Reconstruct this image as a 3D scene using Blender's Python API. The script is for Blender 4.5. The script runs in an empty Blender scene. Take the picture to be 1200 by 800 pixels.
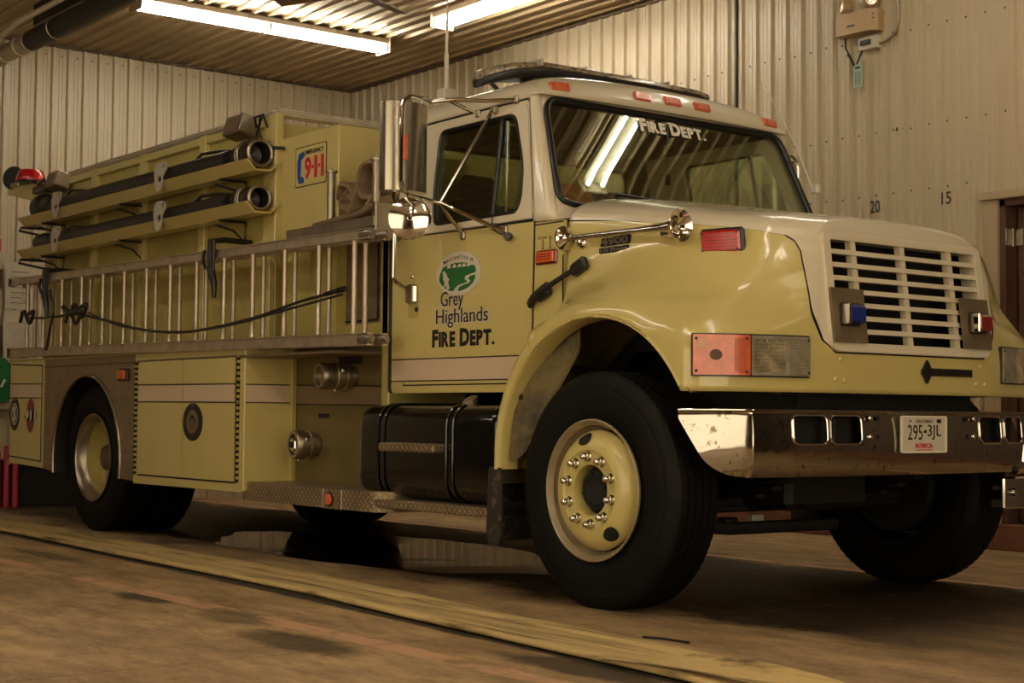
import bpy, bmesh, math, random
from math import sin, cos, pi, sqrt, radians, atan2
from mathutils import Vector, Matrix, noise as mnoise

random.seed(4)
SC = bpy.context.scene
COL = SC.collection

# ------------------------------------------------------------------ camera
cam_d = bpy.data.cameras.new('camera')
cam = bpy.data.objects.new('camera', cam_d)
COL.objects.link(cam)
SC.camera = cam
YAW, PITCH, ROLL = 2.4839, 0.0470, 0.0081
fwd = Vector((cos(PITCH) * cos(YAW), cos(PITCH) * sin(YAW), sin(PITCH)))
rgt = fwd.cross(Vector((0, 0, 1))).normalized()
upv = rgt.cross(fwd)
r2 = cos(ROLL) * rgt + sin(ROLL) * upv
u2 = -sin(ROLL) * rgt + cos(ROLL) * upv
cam.matrix_world = Matrix(((r2.x, u2.x, -fwd.x, 5.2116), (r2.y, u2.y, -fwd.y, -5.6337), (r2.z, u2.z, -fwd.z, 0.8466), (0, 0, 0, 1)))
cam_d.sensor_width = 36
cam_d.lens = 1828.7 / 1200 * 36
cam_d.clip_start = 0.05
cam_d.dof.use_dof = True
cam_d.dof.focus_distance = 6.7
cam_d.dof.aperture_fstop = 8

# ------------------------------------------------------------------ world, lights, exposure
world = bpy.data.worlds.new('world')
SC.world = world
world.use_nodes = True
world.node_tree.nodes['Background'].inputs[0].default_value = (0.30, 0.27, 0.22, 1)
world.node_tree.nodes['Background'].inputs[1].default_value = 1.0
SC.view_settings.view_transform = 'Standard'
SC.view_settings.look = 'None'
SC.view_settings.exposure = 0.13
SC.view_settings.gamma = 1.0
SC.view_settings.use_curve_mapping = False
SC.cycles.max_bounces = 8
SC.cycles.diffuse_bounces = 4
SC.cycles.glossy_bounces = 4
SC.cycles.transparent_max_bounces = 12
SC.cycles.sample_clamp_indirect = 4
SC.cycles.use_denoising = True

LAMP_COL = (1.0, 0.80, 0.52)
TUBE_COL = (1.0, 0.93, 0.78)
DAY_COL = (1.0, 0.83, 0.54)
LP = 1.0          # overall lamp level
def area(name, loc, size, sy, power, col=LAMP_COL, rot=(0, 0, 0)):
    l = bpy.data.lights.new(name, 'AREA'); l.shape = 'RECTANGLE'; l.size = size; l.size_y = sy
    l.energy = power * LP; l.color = col
    o = bpy.data.objects.new(name, l); COL.objects.link(o); o.location = loc; o.rotation_euler = rot
    return o
CEIL = 4.30
# rows of ceiling fixtures: (x, y, along, power); built below, the first two are in the picture
FIX = [(-6.78, 0.89, 'y', 40), (-4.45, 1.98, 'x', 46), (-0.18, 1.60, 'x', 18), (5.6, 1.6, 'x', 5),
       (-6.0, -6.5, 'x', 18), (0.2, -4.4, 'x', 52), (4.6, -4.0, 'x', 36), (3.4, -1.3, 'x', 36), (-3.4, -4.4, 'x', 24)]
# daylight through the open overhead door; unseen left-wall opening added to light truck side
area('daylight_through_front_door', (8.5, -3.0, 1.9), 3.5, 5.3, 150, DAY_COL, (0, radians(90), 0))
area('added_side_daylight', (2.0, -7.6, 1.9), 7.0, 3.5, 120, DAY_COL, (radians(90), 0, 0))

# ------------------------------------------------------------------ materials
def newmat(name):
    m = bpy.data.materials.new(name); m.use_nodes = True
    nt = m.node_tree; b = nt.nodes['Principled BSDF']
    return m, nt, b
def nmath(nt, op, a, b=None, c=None, clamp=False):
    n = nt.nodes.new('ShaderNodeMath'); n.operation = op; n.use_clamp = clamp
    for i, v in enumerate((a, b, c)):
        if v is None: continue
        if isinstance(v, (int, float)): n.inputs[i].default_value = v
        else: nt.links.new(v, n.inputs[i])
    return n.outputs[0]
def ntex(nt, scale, detail=3, rough=.5, vec=None, coord='Object', mapscale=None):
    if vec is None:
        tc = nt.nodes.new('ShaderNodeTexCoord'); vec = tc.outputs[coord]
    if mapscale:
        mp = nt.nodes.new('ShaderNodeMapping'); mp.inputs['Scale'].default_value = mapscale
        nt.links.new(vec, mp.inputs[0]); vec = mp.outputs[0]
    n = nt.nodes.new('ShaderNodeTexNoise'); n.inputs['Scale'].default_value = scale
    n.inputs['Detail'].default_value = detail; n.inputs['Roughness'].default_value = rough
    nt.links.new(vec, n.inputs['Vector'])
    return n.outputs['Fac']
def nmix(nt, fac, a, b):
    n = nt.nodes.new('ShaderNodeMix'); n.data_type = 'RGBA'
    if isinstance(fac, (int, float)): n.inputs[0].default_value = fac
    else: nt.links.new(fac, n.inputs[0])
    for i, v in ((6, a), (7, b)):
        if isinstance(v, tuple): n.inputs[i].default_value = (*v[:3], 1)
        else: nt.links.new(v, n.inputs[i])
    return n.outputs[2]
def nramp(nt, v, lo, hi):
    n = nt.nodes.new('ShaderNodeMapRange'); n.inputs[1].default_value = lo; n.inputs[2].default_value = hi
    nt.links.new(v, n.inputs[0]); return n.outputs[0]
def nbump(nt, b, h, dist, strength=1):
    n = nt.nodes.new('ShaderNodeBump'); n.inputs['Distance'].default_value = dist; n.inputs['Strength'].default_value = strength
    nt.links.new(h, n.inputs['Height']); nt.links.new(n.outputs[0], b.inputs['Normal'])
def pm(name, col, rough=.5, metal=0., coat=0., var=.08, vscale=3., bump=0., bscale=60., dirt=None, dirtscale=2., dl=.5, dh=.75, coord='Object', mapscale=None, spec=.5, rvar=0.):
    m, nt, b = newmat(name)
    b.inputs['Roughness'].default_value = rough; b.inputs['Metallic'].default_value = metal
    b.inputs['Coat Weight'].default_value = coat; b.inputs['Coat Roughness'].default_value = .06
    b.inputs['Specular IOR Level'].default_value = spec
    n = ntex(nt, vscale, 4, .55, coord=coord, mapscale=mapscale)
    lo = tuple(c * (1 - var) for c in col); hi = tuple(min(1, c * (1 + var)) for c in col)
    c = nmix(nt, nramp(nt, n, .3, .7), lo, hi)
    if dirt:
        n2 = ntex(nt, dirtscale, 6, .65, coord=coord, mapscale=mapscale)
        c = nmix(nt, nramp(nt, n2, dl, dh), c, dirt)
    nt.links.new(c, b.inputs['Base Color'])
    if rvar:
        nt.links.new(nmath(nt, 'MULTIPLY_ADD', ntex(nt, vscale * 2.3, 5, .6, coord=coord), rvar, rough - rvar / 2), b.inputs['Roughness'])
    if bump:
        nbump(nt, b, ntex(nt, bscale, 3, .6, coord=coord, mapscale=mapscale), bump)
    return m
YEL = (.57, .46, .165)
CRE = (.68, .585, .42)
M = {}
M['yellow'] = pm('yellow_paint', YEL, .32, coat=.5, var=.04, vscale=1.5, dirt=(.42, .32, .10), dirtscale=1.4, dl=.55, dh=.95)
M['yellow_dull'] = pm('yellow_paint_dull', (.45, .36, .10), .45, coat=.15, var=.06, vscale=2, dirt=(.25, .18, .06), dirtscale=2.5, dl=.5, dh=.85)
M['cream'] = pm('cream_paint', CRE, .3, coat=.5, var=.03, vscale=1.5)
M['stripe'] = pm('cream_stripe', (.62, .465, .31), .4, coat=.3, var=.04)
M['black_line'] = pm('black_line', (.012, .010, .008), .5)
M['gap'] = pm('shadow_gap_black', (.006, .005, .004), .9)
M['chrome'] = pm('chrome', (.66, .62, .56), .08, 1, var=.05, vscale=6, rvar=.06)
M['mirrorshell'] = pm('brushed_mirror_housing', (.46, .40, .31), .24, 1, var=.08, vscale=5, mapscale=(6, 6, .3), rvar=.12)
M['bumperchrome'] = pm('spattered_chrome', (.50, .46, .40), .09, 1, var=.1, vscale=3, dirt=(.20, .15, .10), dirtscale=26, dl=.60, dh=.66, rvar=.10)
M['clampgrey'] = pm('pale_grey_clamp', (.42, .37, .30), .5, var=.1)
M['liner'] = pm('grimy_arch_liner', (.17, .125, .045), .6, var=.2, vscale=4, dirt=(.03, .022, .012), dirtscale=3, dl=.45, dh=.65)
M['palelabel'] = pm('pale_lens_label', (.62, .33, .2), .4)
M['headglass'] = pm('headlamp_reflector_glass', (.46, .37, .22), .2, .5, coat=1, var=.45, vscale=16, bump=.003, bscale=40)
M['hubrust'] = pm('brown_axle_hub', (.10, .065, .03), .6, var=.2)
M['steel'] = pm('dull_steel', (.42, .36, .28), .38, 1, var=.12, vscale=8, rvar=.2)
M['alu'] = pm('ladder_aluminium', (.60, .50, .38), .42, .85, var=.14, vscale=9, dirt=(.22, .15, .08), dirtscale=5, dl=.55, dh=.85)
M['alu_dark'] = pm('brown_stained_aluminium', (.22, .155, .09), .5, .5, var=.15, vscale=6)
M['black'] = pm('black_plastic', (.014, .012, .010), .38, var=.2, vscale=10)
M['blackpaint'] = pm('black_gloss_tank_paint', (.004, .004, .0035), .14, coat=.5, var=.3, vscale=6)
M['chassis'] = pm('dark_chassis_grime', (.009, .007, .005), .6, var=.4, vscale=7)
M['hosing'] = pm('black_suction_hose_rubber', (.018, .015, .012), .42, var=.3, vscale=12, bump=.0015, bscale=40)
M['rimgrey'] = pm('dirty_rim_metal', (.34, .27, .16), .4, .4, var=.15, vscale=7)
M['glass_black'] = pm('dark_rubber_seal', (.010, .009, .008), .35)
M['interior'] = pm('cab_interior_vinyl', (.030, .030, .022), .7, var=.3, vscale=5)
M['headliner'] = pm('cab_headliner', (.05, .055, .04), .8)
M['red'] = pm('red_lens', (.50, .012, .014), .2, coat=.6, var=.15, vscale=30)
M['darkred'] = pm('dark_red_lens', (.20, .010, .010), .2, coat=1, var=.2, vscale=30)
M['amber'] = pm('amber_lens', (.62, .12, .035), .22, coat=.5, var=.15, vscale=25)
M['orange'] = pm('orange_marker_lens', (.62, .13, .05), .3, coat=.3, var=.1, vscale=25)
M['blue'] = pm('blue_lens', (.004, .02, .16), .15, coat=1, var=.3, vscale=30)
M['clearlens'] = pm('clear_ribbed_lens', (.42, .36, .26), .15, .4, coat=1, var=.25, vscale=20)
M['bulb'] = pm('lamp_reflector', (.75, .68, .55), .22, 1, bump=.004, bscale=30, var=.2, vscale=20)
M['white'] = pm('white_lettering', (.78, .70, .56), .5, var=.03)
M['plate'] = pm('plate_white', (.62, .54, .42), .4, var=.05, coat=.3)
M['blacktext'] = pm('black_lettering', (.012, .010, .012), .45)
M['redtext'] = pm('red_lettering', (.55, .02, .05), .45)
M['bluetext'] = pm('blue_lettering', (.01, .06, .30), .45)
M['green'] = pm('green_print', (.012, .13, .028), .45)
M['canvas'] = pm('tan_canvas_hose', (.21, .135, .07), .9, var=.2, vscale=14, bump=.001, bscale=300)
M['yhose'] = pm('worn_yellow_floor_hose', (.52, .37, .15), .85, var=.18, vscale=9, dirt=(.13, .08, .03), dirtscale=16, dl=.50, dh=.66, bump=.003, bscale=30, mapscale=(.06, 1, 1))
M['redcloth'] = pm('red_coupling', (.42, .02, .03), .5)
M['paper'] = pm('paper_sheet', (.55, .48, .36), .85, dirt=(.30, .16, .08), dirtscale=9, dl=.6, dh=.72)
M['papernote'] = pm('orange_paper', (.40, .13, .06), .7, dirt=(.5, .32, .2), dirtscale=20, dl=.5, dh=.6)
M['woodframe'] = pm('brown_painted_wood', (.10, .042, .022), .55, var=.2, vscale=4, mapscale=(1, 1, .15))
M['trimwood'] = pm('beige_door_trim', (.40, .29, .17), .5, var=.08, vscale=3)
M['greytag'] = pm('pale_green_tag', (.36, .46, .34), .6)
M['dish'] = pm('emergency_lamp_housing', (.46, .31, .16), .5, var=.05)
M['sheet'] = pm('steel_wall_sheet', (.52, .425, .28), .42, .0, var=.06, vscale=1.2, dirt=(.40, .27, .14), dirtscale=1.1, dl=.5, dh=.85, rvar=.12, mapscale=(1, 1, .3))
M['ceilsheet'] = pm('steel_ceiling_sheet', (.36, .26, .14), .35, .25, var=.08, vscale=1.0, dirt=(.26, .17, .08), dirtscale=1.5, dl=.5, dh=.9)
M['screw'] = pm('screw_head_rust', (.10, .06, .03), .6)
M['rubber_text'] = M['black']
M['rubber'] = pm('tyre_rubber', (.0045, .0040, .0035), .62, var=.25, vscale=5, bump=.0006, bscale=180, dirt=(.016, .011, .007), dirtscale=2.4, dl=.55, dh=.85, spec=.16)
M['mudflap'] = pm('muddy_rubber_flap', (.022, .018, .014), .55, var=.3, vscale=8, dirt=(.13, .10, .06), dirtscale=22, dl=.56, dh=.68)
M['kerb'] = pm('red_painted_kerb', (.16, .055, .025), .75, var=.25, vscale=6, dirt=(.14, .12, .03), dirtscale=7, dl=.6, dh=.7)
M['duct'] = pm('black_duct', (.010, .008, .007), .5)
M['ductmetal'] = pm('grey_duct_metal', (.40, .33, .24), .4, .5, var=.15, vscale=6)
M['whitepaint'] = pm('white_enamel', (.62, .54, .42), .4, var=.04)
M['sheet_dark'] = pm('unlit_dark_wall_sheet', (.09, .06, .035), .6, var=.2, vscale=1)  # sheet colour darkened to stand for the unlit end of the room
M['pump'] = pm('shaded_olive_pump_panel', (.17, .125, .045), .38, .35, var=.12, vscale=4)  # olive darkened to carry the shadow lying on the panel
M['pumpstripe'] = pm('shaded_pump_stripe', (.23, .155, .08), .45, .2)  # cream stripe darkened for that same shadow
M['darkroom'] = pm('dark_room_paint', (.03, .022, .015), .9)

def lampmat(name, strength, col=(1, .98, .93)):
    m, nt, b = newmat(name)
    n = ntex(nt, 2)
    b.inputs['Base Color'].default_value = (.8, .8, .8, 1)
    b.inputs['Emission Color'].default_value = (*col, 1)
    nt.links.new(nmath(nt, 'MULTIPLY_ADD', n, .02, strength), b.inputs['Emission Strength'])
    return m

def glassmat(name, tint, ior=1.5, rough=0.0, boost=1.0):
    m = bpy.data.materials.new(name); m.use_nodes = True; nt = m.node_tree; nt.nodes.clear()
    out = nt.nodes.new('ShaderNodeOutputMaterial'); tr = nt.nodes.new('ShaderNodeBsdfTransparent'); gl = nt.nodes.new('ShaderNodeBsdfGlossy')
    fr = nt.nodes.new('ShaderNodeFresnel'); fr.inputs[0].default_value = ior
    gl.inputs['Roughness'].default_value = rough; gl.inputs['Color'].default_value = (1, 1, 1, 1)
    n = ntex(nt, 6, 4)
    nt.links.new(nmix(nt, n, tuple(t * .97 for t in tint), tint), tr.inputs[0])
    mx = nt.nodes.new('ShaderNodeMixShader')
    nt.links.new(nmath(nt, 'MULTIPLY', fr.outputs[0], boost, clamp=True), mx.inputs[0])
    nt.links.new(tr.outputs[0], mx.inputs[1]); nt.links.new(gl.outputs[0], mx.inputs[2]); nt.links.new(mx.outputs[0], out.inputs[0])
    return m
M['glass'] = glassmat('green_tinted_cab_glass', (.88, .92, .82), boost=.42)
M['lensglass'] = glassmat('clear_lens_glass', (.9, .88, .8))

def diamond(name, col, ax='xz', cell=.030, rough=.42, metal=.6):
    m, nt, b = newmat(name)
    tc = nt.nodes.new('ShaderNodeTexCoord'); sp = nt.nodes.new('ShaderNodeSeparateXYZ'); nt.links.new(tc.outputs['Object'], sp.inputs[0])
    idx = {'x': 0, 'y': 1, 'z': 2}
    u0 = sp.outputs[idx[ax[0]]]; v0 = sp.outputs[idx[ax[1]]]
    r = .70711
    u = nmath(nt, 'MULTIPLY', nmath(nt, 'ADD', u0, v0), r / cell); v = nmath(nt, 'MULTIPLY', nmath(nt, 'SUBTRACT', u0, v0), r / cell)
    fu = nmath(nt, 'FLOOR', u); fv = nmath(nt, 'FLOOR', v)
    par = nmath(nt, 'FLOORED_MODULO', nmath(nt, 'ADD', fu, fv), 2.0)
    lu = nmath(nt, 'ABSOLUTE', nmath(nt, 'SUBTRACT', nmath(nt, 'SUBTRACT', u, fu), .5)); lv = nmath(nt, 'ABSOLUTE', nmath(nt, 'SUBTRACT', nmath(nt, 'SUBTRACT', v, fv), .5))
    def lens(a, c): return nmath(nt, 'SUBTRACT', 1.0, nmath(nt, 'SQRT', nmath(nt, 'ADD', nmath(nt, 'POWER', nmath(nt, 'DIVIDE', a, .5), 2.), nmath(nt, 'POWER', nmath(nt, 'DIVIDE', c, .17), 2.))))
    h = nmath(nt, 'ADD', nmath(nt, 'MULTIPLY', par, lens(lu, lv)), nmath(nt, 'MULTIPLY', nmath(nt, 'SUBTRACT', 1.0, par), lens(lv, lu)))
    h = nmath(nt, 'MULTIPLY', h, 2.5, clamp=True)
    b.inputs['Metallic'].default_value = metal; b.inputs['Roughness'].default_value = rough
    n = ntex(nt, 5, 5, .6)
    base = nmix(nt, nramp(nt, n, .35, .7), col, tuple(c * .6 for c in col))
    nt.links.new(nmix(nt, h, base, tuple(min(1, c * 1.7) for c in col)), b.inputs['Base Color'])
    nbump(nt, b, h, .0025)
    return m
M['diamond'] = diamond('diamond_plate', (.30, .22, .13))
M['diamond_top'] = diamond('diamond_plate_flat', (.30, .22, .13), 'xy')
M['diamond_trim'] = diamond('diamond_plate_trim', (.58, .49, .36), 'xz', .02)

# ------------------------------------------------------------------ mesh helpers
WO = {}
def link(name, V, F, m, parent=None, smooth=35, kind=None, label=None, mats=None, mi=None, attr=None, weld=False):
    c0 = [min(v[i] for v in V) for i in range(3)]; c1 = [max(v[i] for v in V) for i in range(3)]
    c = Vector([(a + b) / 2 for a, b in zip(c0, c1)])
    me = bpy.data.meshes.new(name)
    me.from_pydata([Vector(v) - c for v in V], [], F)
    if attr:
        at = me.attributes.new('stripe', 'FLOAT', 'POINT'); at.data.foreach_set('value', attr)
    if mats:
        for q in mats: me.materials.append(q)
        me.polygons.foreach_set('material_index', mi)
    else: me.materials.append(m)
    if weld:
        bm = bmesh.new(); bm.from_mesh(me); bmesh.ops.remove_doubles(bm, verts=bm.verts, dist=1e-5); bm.to_mesh(me); bm.free()
    me.validate(); me.update()
    if smooth:
        me.shade_smooth(); me.set_sharp_from_angle(angle=radians(smooth))
    o = bpy.data.objects.new(name, me); COL.objects.link(o)
    o.location = c; WO[o] = c
    if parent is not None:
        o.parent = parent; o.location = c - WO[parent]
    if kind: o['kind'] = kind
    if label: o['label'] = label
    return o
def thing(name, loc, label, cat, group=None):
    o = bpy.data.objects.new(name, None); COL.objects.link(o); o.location = loc; WO[o] = Vector(loc); o.empty_display_size = .1
    o['label'] = label; o['category'] = cat
    if group: o['group'] = group
    return o
def tag(o, label, cat, group=None):
    o['label'] = label; o['category'] = cat
    if group: o['group'] = group
    return o
def inst(o, loc, parent=None, rot=None, scale=None):
    n = o.copy(); COL.objects.link(n); WO[n] = Vector(loc)
    n.parent = parent; n.location = Vector(loc) - (WO[parent] if parent is not None else Vector((0, 0, 0)))
    if rot is not None: n.rotation_euler = rot
    if scale is not None: n.scale = scale
    return n
def inst_tree(o, loc, rz=0):
    n = o.copy(); COL.objects.link(n); n.location = loc; n.rotation_euler = (0, 0, rz); WO[n] = Vector(loc)
    def rec(a, b):
        for ch in a.children:
            d = ch.copy(); COL.objects.link(d); d.parent = b; WO[d] = WO[ch]
            rec(ch, d)
    rec(o, n)
    return n

def rpoly(pts, r, n=5):
    out = []; N = len(pts)
    rs = r if isinstance(r, (list, tuple)) else [r] * N
    for i in range(N):
        p = Vector(pts[i]); a = Vector(pts[i - 1]) - p; b = Vector(pts[(i + 1) % N]) - p
        rr = min(rs[i], a.length * .49, b.length * .49)
        if rr < 1e-5: out.append((p.x, p.y)); continue
        A = p + a.normalized() * rr; B = p + b.normalized() * rr
        for k in range(n + 1):
            t = k / n; q = A * (1 - t) ** 2 + p * 2 * t * (1 - t) * (1 / 1) + B * t * t
            # blend towards a circular arc
            out.append((q.x, q.y))
    return out
def rr(u0, u1, v0, v1, r, n=5): return rpoly([(u0, v0), (u1, v0), (u1, v1), (u0, v1)], r, n)
def ell(cu, cv, a, b, n=32): return [(cu + a * cos(2 * pi * i / n), cv + b * sin(2 * pi * i / n)) for i in range(n)]

class G:
    def __init__(s): s.V = []; s.F = []
    def add(s, V, F):
        k = len(s.V); s.V += [tuple(v) for v in V]; s.F += [tuple(i + k for i in f) for f in F]; return s
    def box(s, x0, x1, y0, y1, z0, z1, b=0, M4=None):
        if x0 > x1: x0, x1 = x1, x0
        if y0 > y1: y0, y1 = y1, y0
        if z0 > z1: z0, z1 = z1, z0
        b = min(b, (x1 - x0) * .49, (y1 - y0) * .49, (z1 - z0) * .49)
        if b <= 0:
            V = [(x, y, z) for x in (x0, x1) for y in (y0, y1) for z in (z0, z1)]
            F = [(0, 1, 3, 2), (4, 6, 7, 5), (0, 4, 5, 1), (2, 3, 7, 6), (0, 2, 6, 4), (1, 5, 7, 3)]
        else:
            V = []; F = []; I = {}
            for sx in (0, 1):
                for sy in (0, 1):
                    for sz in (0, 1):
                        c = ((x0, x1)[sx], (y0, y1)[sy], (z0, z1)[sz]); sg = (b * (1 - 2 * sx), b * (1 - 2 * sy), b * (1 - 2 * sz))
                        for a in range(3):
                            p = [c[i] + (0 if i == a else sg[i]) for i in range(3)]
                            I[(sx, sy, sz, a)] = len(V); V.append(tuple(p))
            for a in range(3):
                o1, o2 = [i for i in range(3) if i != a]
                for sa in (0, 1):
                    q = []
                    for (p1, p2) in ((0, 0), (1, 0), (1, 1), (0, 1)):
                        k = [0, 0, 0]; k[a] = sa; k[o1] = p1; k[o2] = p2; q.append(I[(*k, a)])
                    flip = (sa == 0) ^ (a == 1)
                    F.append(tuple(reversed(q)) if flip else tuple(q))
            for a in range(3):                       # edges along axis a
                o1, o2 = [i for i in range(3) if i != a]
                for p1 in (0, 1):
                    for p2 in (0, 1):
                        k0 = [0, 0, 0]; k0[o1] = p1; k0[o2] = p2; k1 = list(k0); k1[a] = 1
                        F.append((I[(*k0, o1)], I[(*k1, o1)], I[(*k1, o2)], I[(*k0, o2)]))
            for sx in (0, 1):
                for sy in (0, 1):
                    for sz in (0, 1): F.append((I[(sx, sy, sz, 0)], I[(sx, sy, sz, 1)], I[(sx, sy, sz, 2)]))
        if M4 is not None: V = [tuple(M4 @ Vector(v)) for v in V]
        return s.add(V, F)
    def tube(s, pts, r, n=10, cap=True, closed=False, flat=None):
        P = [Vector(p) for p in pts]; N = len(P); rs = r if isinstance(r, (list, tuple)) else [r] * N
        T = []
        for i in range(N):
            a = P[(i - 1) % N] if (closed or i > 0) else P[0]; b = P[(i + 1) % N] if (closed or i < N - 1) else P[-1]
            T.append((b - a).normalized())
        ref = Vector((0, 0, 1)) if abs(T[0].z) < .9 else Vector((1, 0, 0))
        nrm = (ref - T[0] * ref.dot(T[0])).normalized(); V = []; F = []
        for i in range(N):
            nrm = (nrm - T[i] * nrm.dot(T[i])).normalized(); bi = T[i].cross(nrm)
            for k in range(n):
                a = 2 * pi * k / n; fl = flat or (1, 1)
                V.append(P[i] + nrm * (cos(a) * rs[i] * fl[0]) + bi * (sin(a) * rs[i] * fl[1]))
        for i in range(N if closed else N - 1):
            j = (i + 1) % N
            for k in range(n): F.append((i * n + k, i * n + (k + 1) % n, j * n + (k + 1) % n, j * n + k))
        if cap and not closed: F.append(tuple(range(n - 1, -1, -1))); F.append(tuple((N - 1) * n + k for k in range(n)))
        return s.add(V, F)
    def lathe(s, prof, o, ax, n=32, ref=None, cap=True, a0=0.):
        A = Vector(ax).normalized(); R = Vector(ref) if ref else (Vector((0, 0, 1)) if abs(A.z) < .9 else Vector((1, 0, 0)))
        R = (R - A * R.dot(A)).normalized(); B = A.cross(R); o = Vector(o); V = []; F = []
        for (a, r) in prof:
            for k in range(n):
                t = 2 * pi * k / n + a0; V.append(o + A * a + R * (r * cos(t)) + B * (r * sin(t)))
        for i in range(len(prof) - 1):
            for k in range(n): F.append((i * n + k, i * n + (k + 1) % n, (i + 1) * n + (k + 1) % n, (i + 1) * n + k))
        if cap:
            if prof[0][1] > 1e-4: F.append(tuple(range(n - 1, -1, -1)))
            if prof[-1][1] > 1e-4: F.append(tuple((len(prof) - 1) * n + k for k in range(n)))
        return s.add(V, F)
    def panel(s, outer, holes, t, mapf, cu=(), cv=()):
        """flat outline with holes, cut along u and v, thickened by t and mapped to 3D by mapf(u, v, w)"""
        bm = bmesh.new(); E = []
        for lp in [outer] + list(holes):
            vs = [bm.verts.new((p[0], p[1], 0)) for p in lp]
            for i in range(len(vs)): E.append(bm.edges.new((vs[i], vs[(i + 1) % len(vs)])))
        bmesh.ops.triangle_fill(bm, use_beauty=True, use_dissolve=False, edges=E, normal=(0, 0, 1))
        for (vals, no) in ((cu, (1, 0, 0)), (cv, (0, 1, 0))):
            for c in vals:
                bmesh.ops.bisect_plane(bm, geom=bm.verts[:] + bm.edges[:] + bm.faces[:], plane_co=(c if no[0] else 0, c if no[1] else 0, 0), plane_no=no)
        bm.verts.index_update(); n = len(bm.verts)
        uv = [(v.co.x, v.co.y) for v in bm.verts]
        fs = []
        for f in bm.faces:
            ids = [v.index for v in f.verts]
            if f.normal.z < 0: ids.reverse()
            fs.append(tuple(ids))
        V = [mapf(u, v, 0.) for u, v in uv]; F = list(fs)
        if t:
            V += [mapf(u, v, -t) for u, v in uv]; F += [tuple(i + n for i in reversed(f)) for f in fs]
            cnt = {}
            for f in fs:
                for i in range(len(f)):
                    a, b = f[i], f[(i + 1) % len(f)]; cnt[(a, b)] = 1
            for (a, b) in cnt:
                if (b, a) not in cnt: F.append((a, a + n, b + n, b))
        bm.free()
        return s.add(V, F)
    def grid(s, fn, nu, nv, closeu=False):
        V = [fn(i / (nu if closeu else nu - 1), j / (nv - 1)) for j in range(nv) for i in range(nu)]; F = []
        for j in range(nv - 1):
            for i in range(nu if closeu else nu - 1):
                i2 = (i + 1) % nu; F.append((j * nu + i, j * nu + i2, (j + 1) * nu + i2, (j + 1) * nu + i))
        return s.add(V, F)
    def out(s, name, m, parent=None, **k): return link(name, s.V, s.F, m, parent, **k)

def side(y0, x_sign=1):
    """map for things lying on a plane facing -y: u = x, v = z"""
    return lambda u, v, w: (u, y0 - w, v)
def front(x0): return lambda u, v, w: (x0 + w, u, v)

_fontcache = {}
def textdata(s, bold=0.0, res=3):
    key = (s, bold)
    if key in _fontcache: return _fontcache[key]
    c = bpy.data.curves.new('t', 'FONT'); c.body = s; c.size = 1; c.offset = bold; c.resolution_u = res
    o = bpy.data.objects.new('t', c); COL.objects.link(o)
    bpy.context.view_layer.update()
    me = bpy.data.meshes.new_from_object(o.evaluated_get(bpy.context.evaluated_depsgraph_get()))
    V = [tuple(v.co) for v in me.vertices]; F = [tuple(p.vertices) for p in me.polygons]
    bpy.data.objects.remove(o); bpy.data.curves.remove(c); bpy.data.meshes.remove(me)
    _fontcache[key] = (V, F); return V, F
def text_into(g, s, mapf, u0, u1, v0, v1, bold=0., t=.0012, slant=0., trap=None):
    V, F = textdata(s, bold)
    x0 = min(v[0] for v in V); x1 = max(v[0] for v in V); y0 = min(v[1] for v in V); y1 = max(v[1] for v in V)
    n = len(V); Q = []
    for w in (t, 0.):
        for v in V:
            b = (v[1] - y0) / (y1 - y0); u = u0 + (v[0] - x0) / (x1 - x0) * (u1 - u0) + slant * b * (v1 - v0)
            vv = v0 + b * (v1 - v0)
            if trap: vv += trap * (u - u0)
            Q.append(mapf(u, vv, w))
    FF = list(F) + [tuple(i + n for i in reversed(f)) for f in F]; cnt = set()
    for f in F:
        for i in range(len(f)): cnt.add((f[i], f[(i + 1) % len(f)]))
    for (a, b) in cnt:
        if (b, a) not in cnt: FF.append((a, a + n, b + n, b))
    g.add(Q, FF)
def caps_text(g, words, mapf, u0, u1, v0, h, small=.78, bold=.03, t=.0012, trap=None):
    """small-caps line: words = list of (char, big)"""
    wd = []
    for ch, big in words:
        if ch == ' ': wd.append(.30); continue
        V, F = textdata(ch, bold); w = max(v[0] for v in V) - min(v[0] for v in V)
        wd.append(w * (1 if big else small) + .055)
    tot = sum(wd); k = (u1 - u0) / tot; u = u0
    for (ch, big), w in zip(words, wd):
        if ch != ' ':
            V, F = textdata(ch, bold); hh = h * (max(v[1] for v in V) / .70) * (1 if big else small)
            text_into(g, ch, mapf, u, u + (w - .055) * k, v0 + (trap * (u - u0) if trap else 0), v0 + (trap * (u - u0) if trap else 0) + hh, bold, t)
        u += w * k

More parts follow.
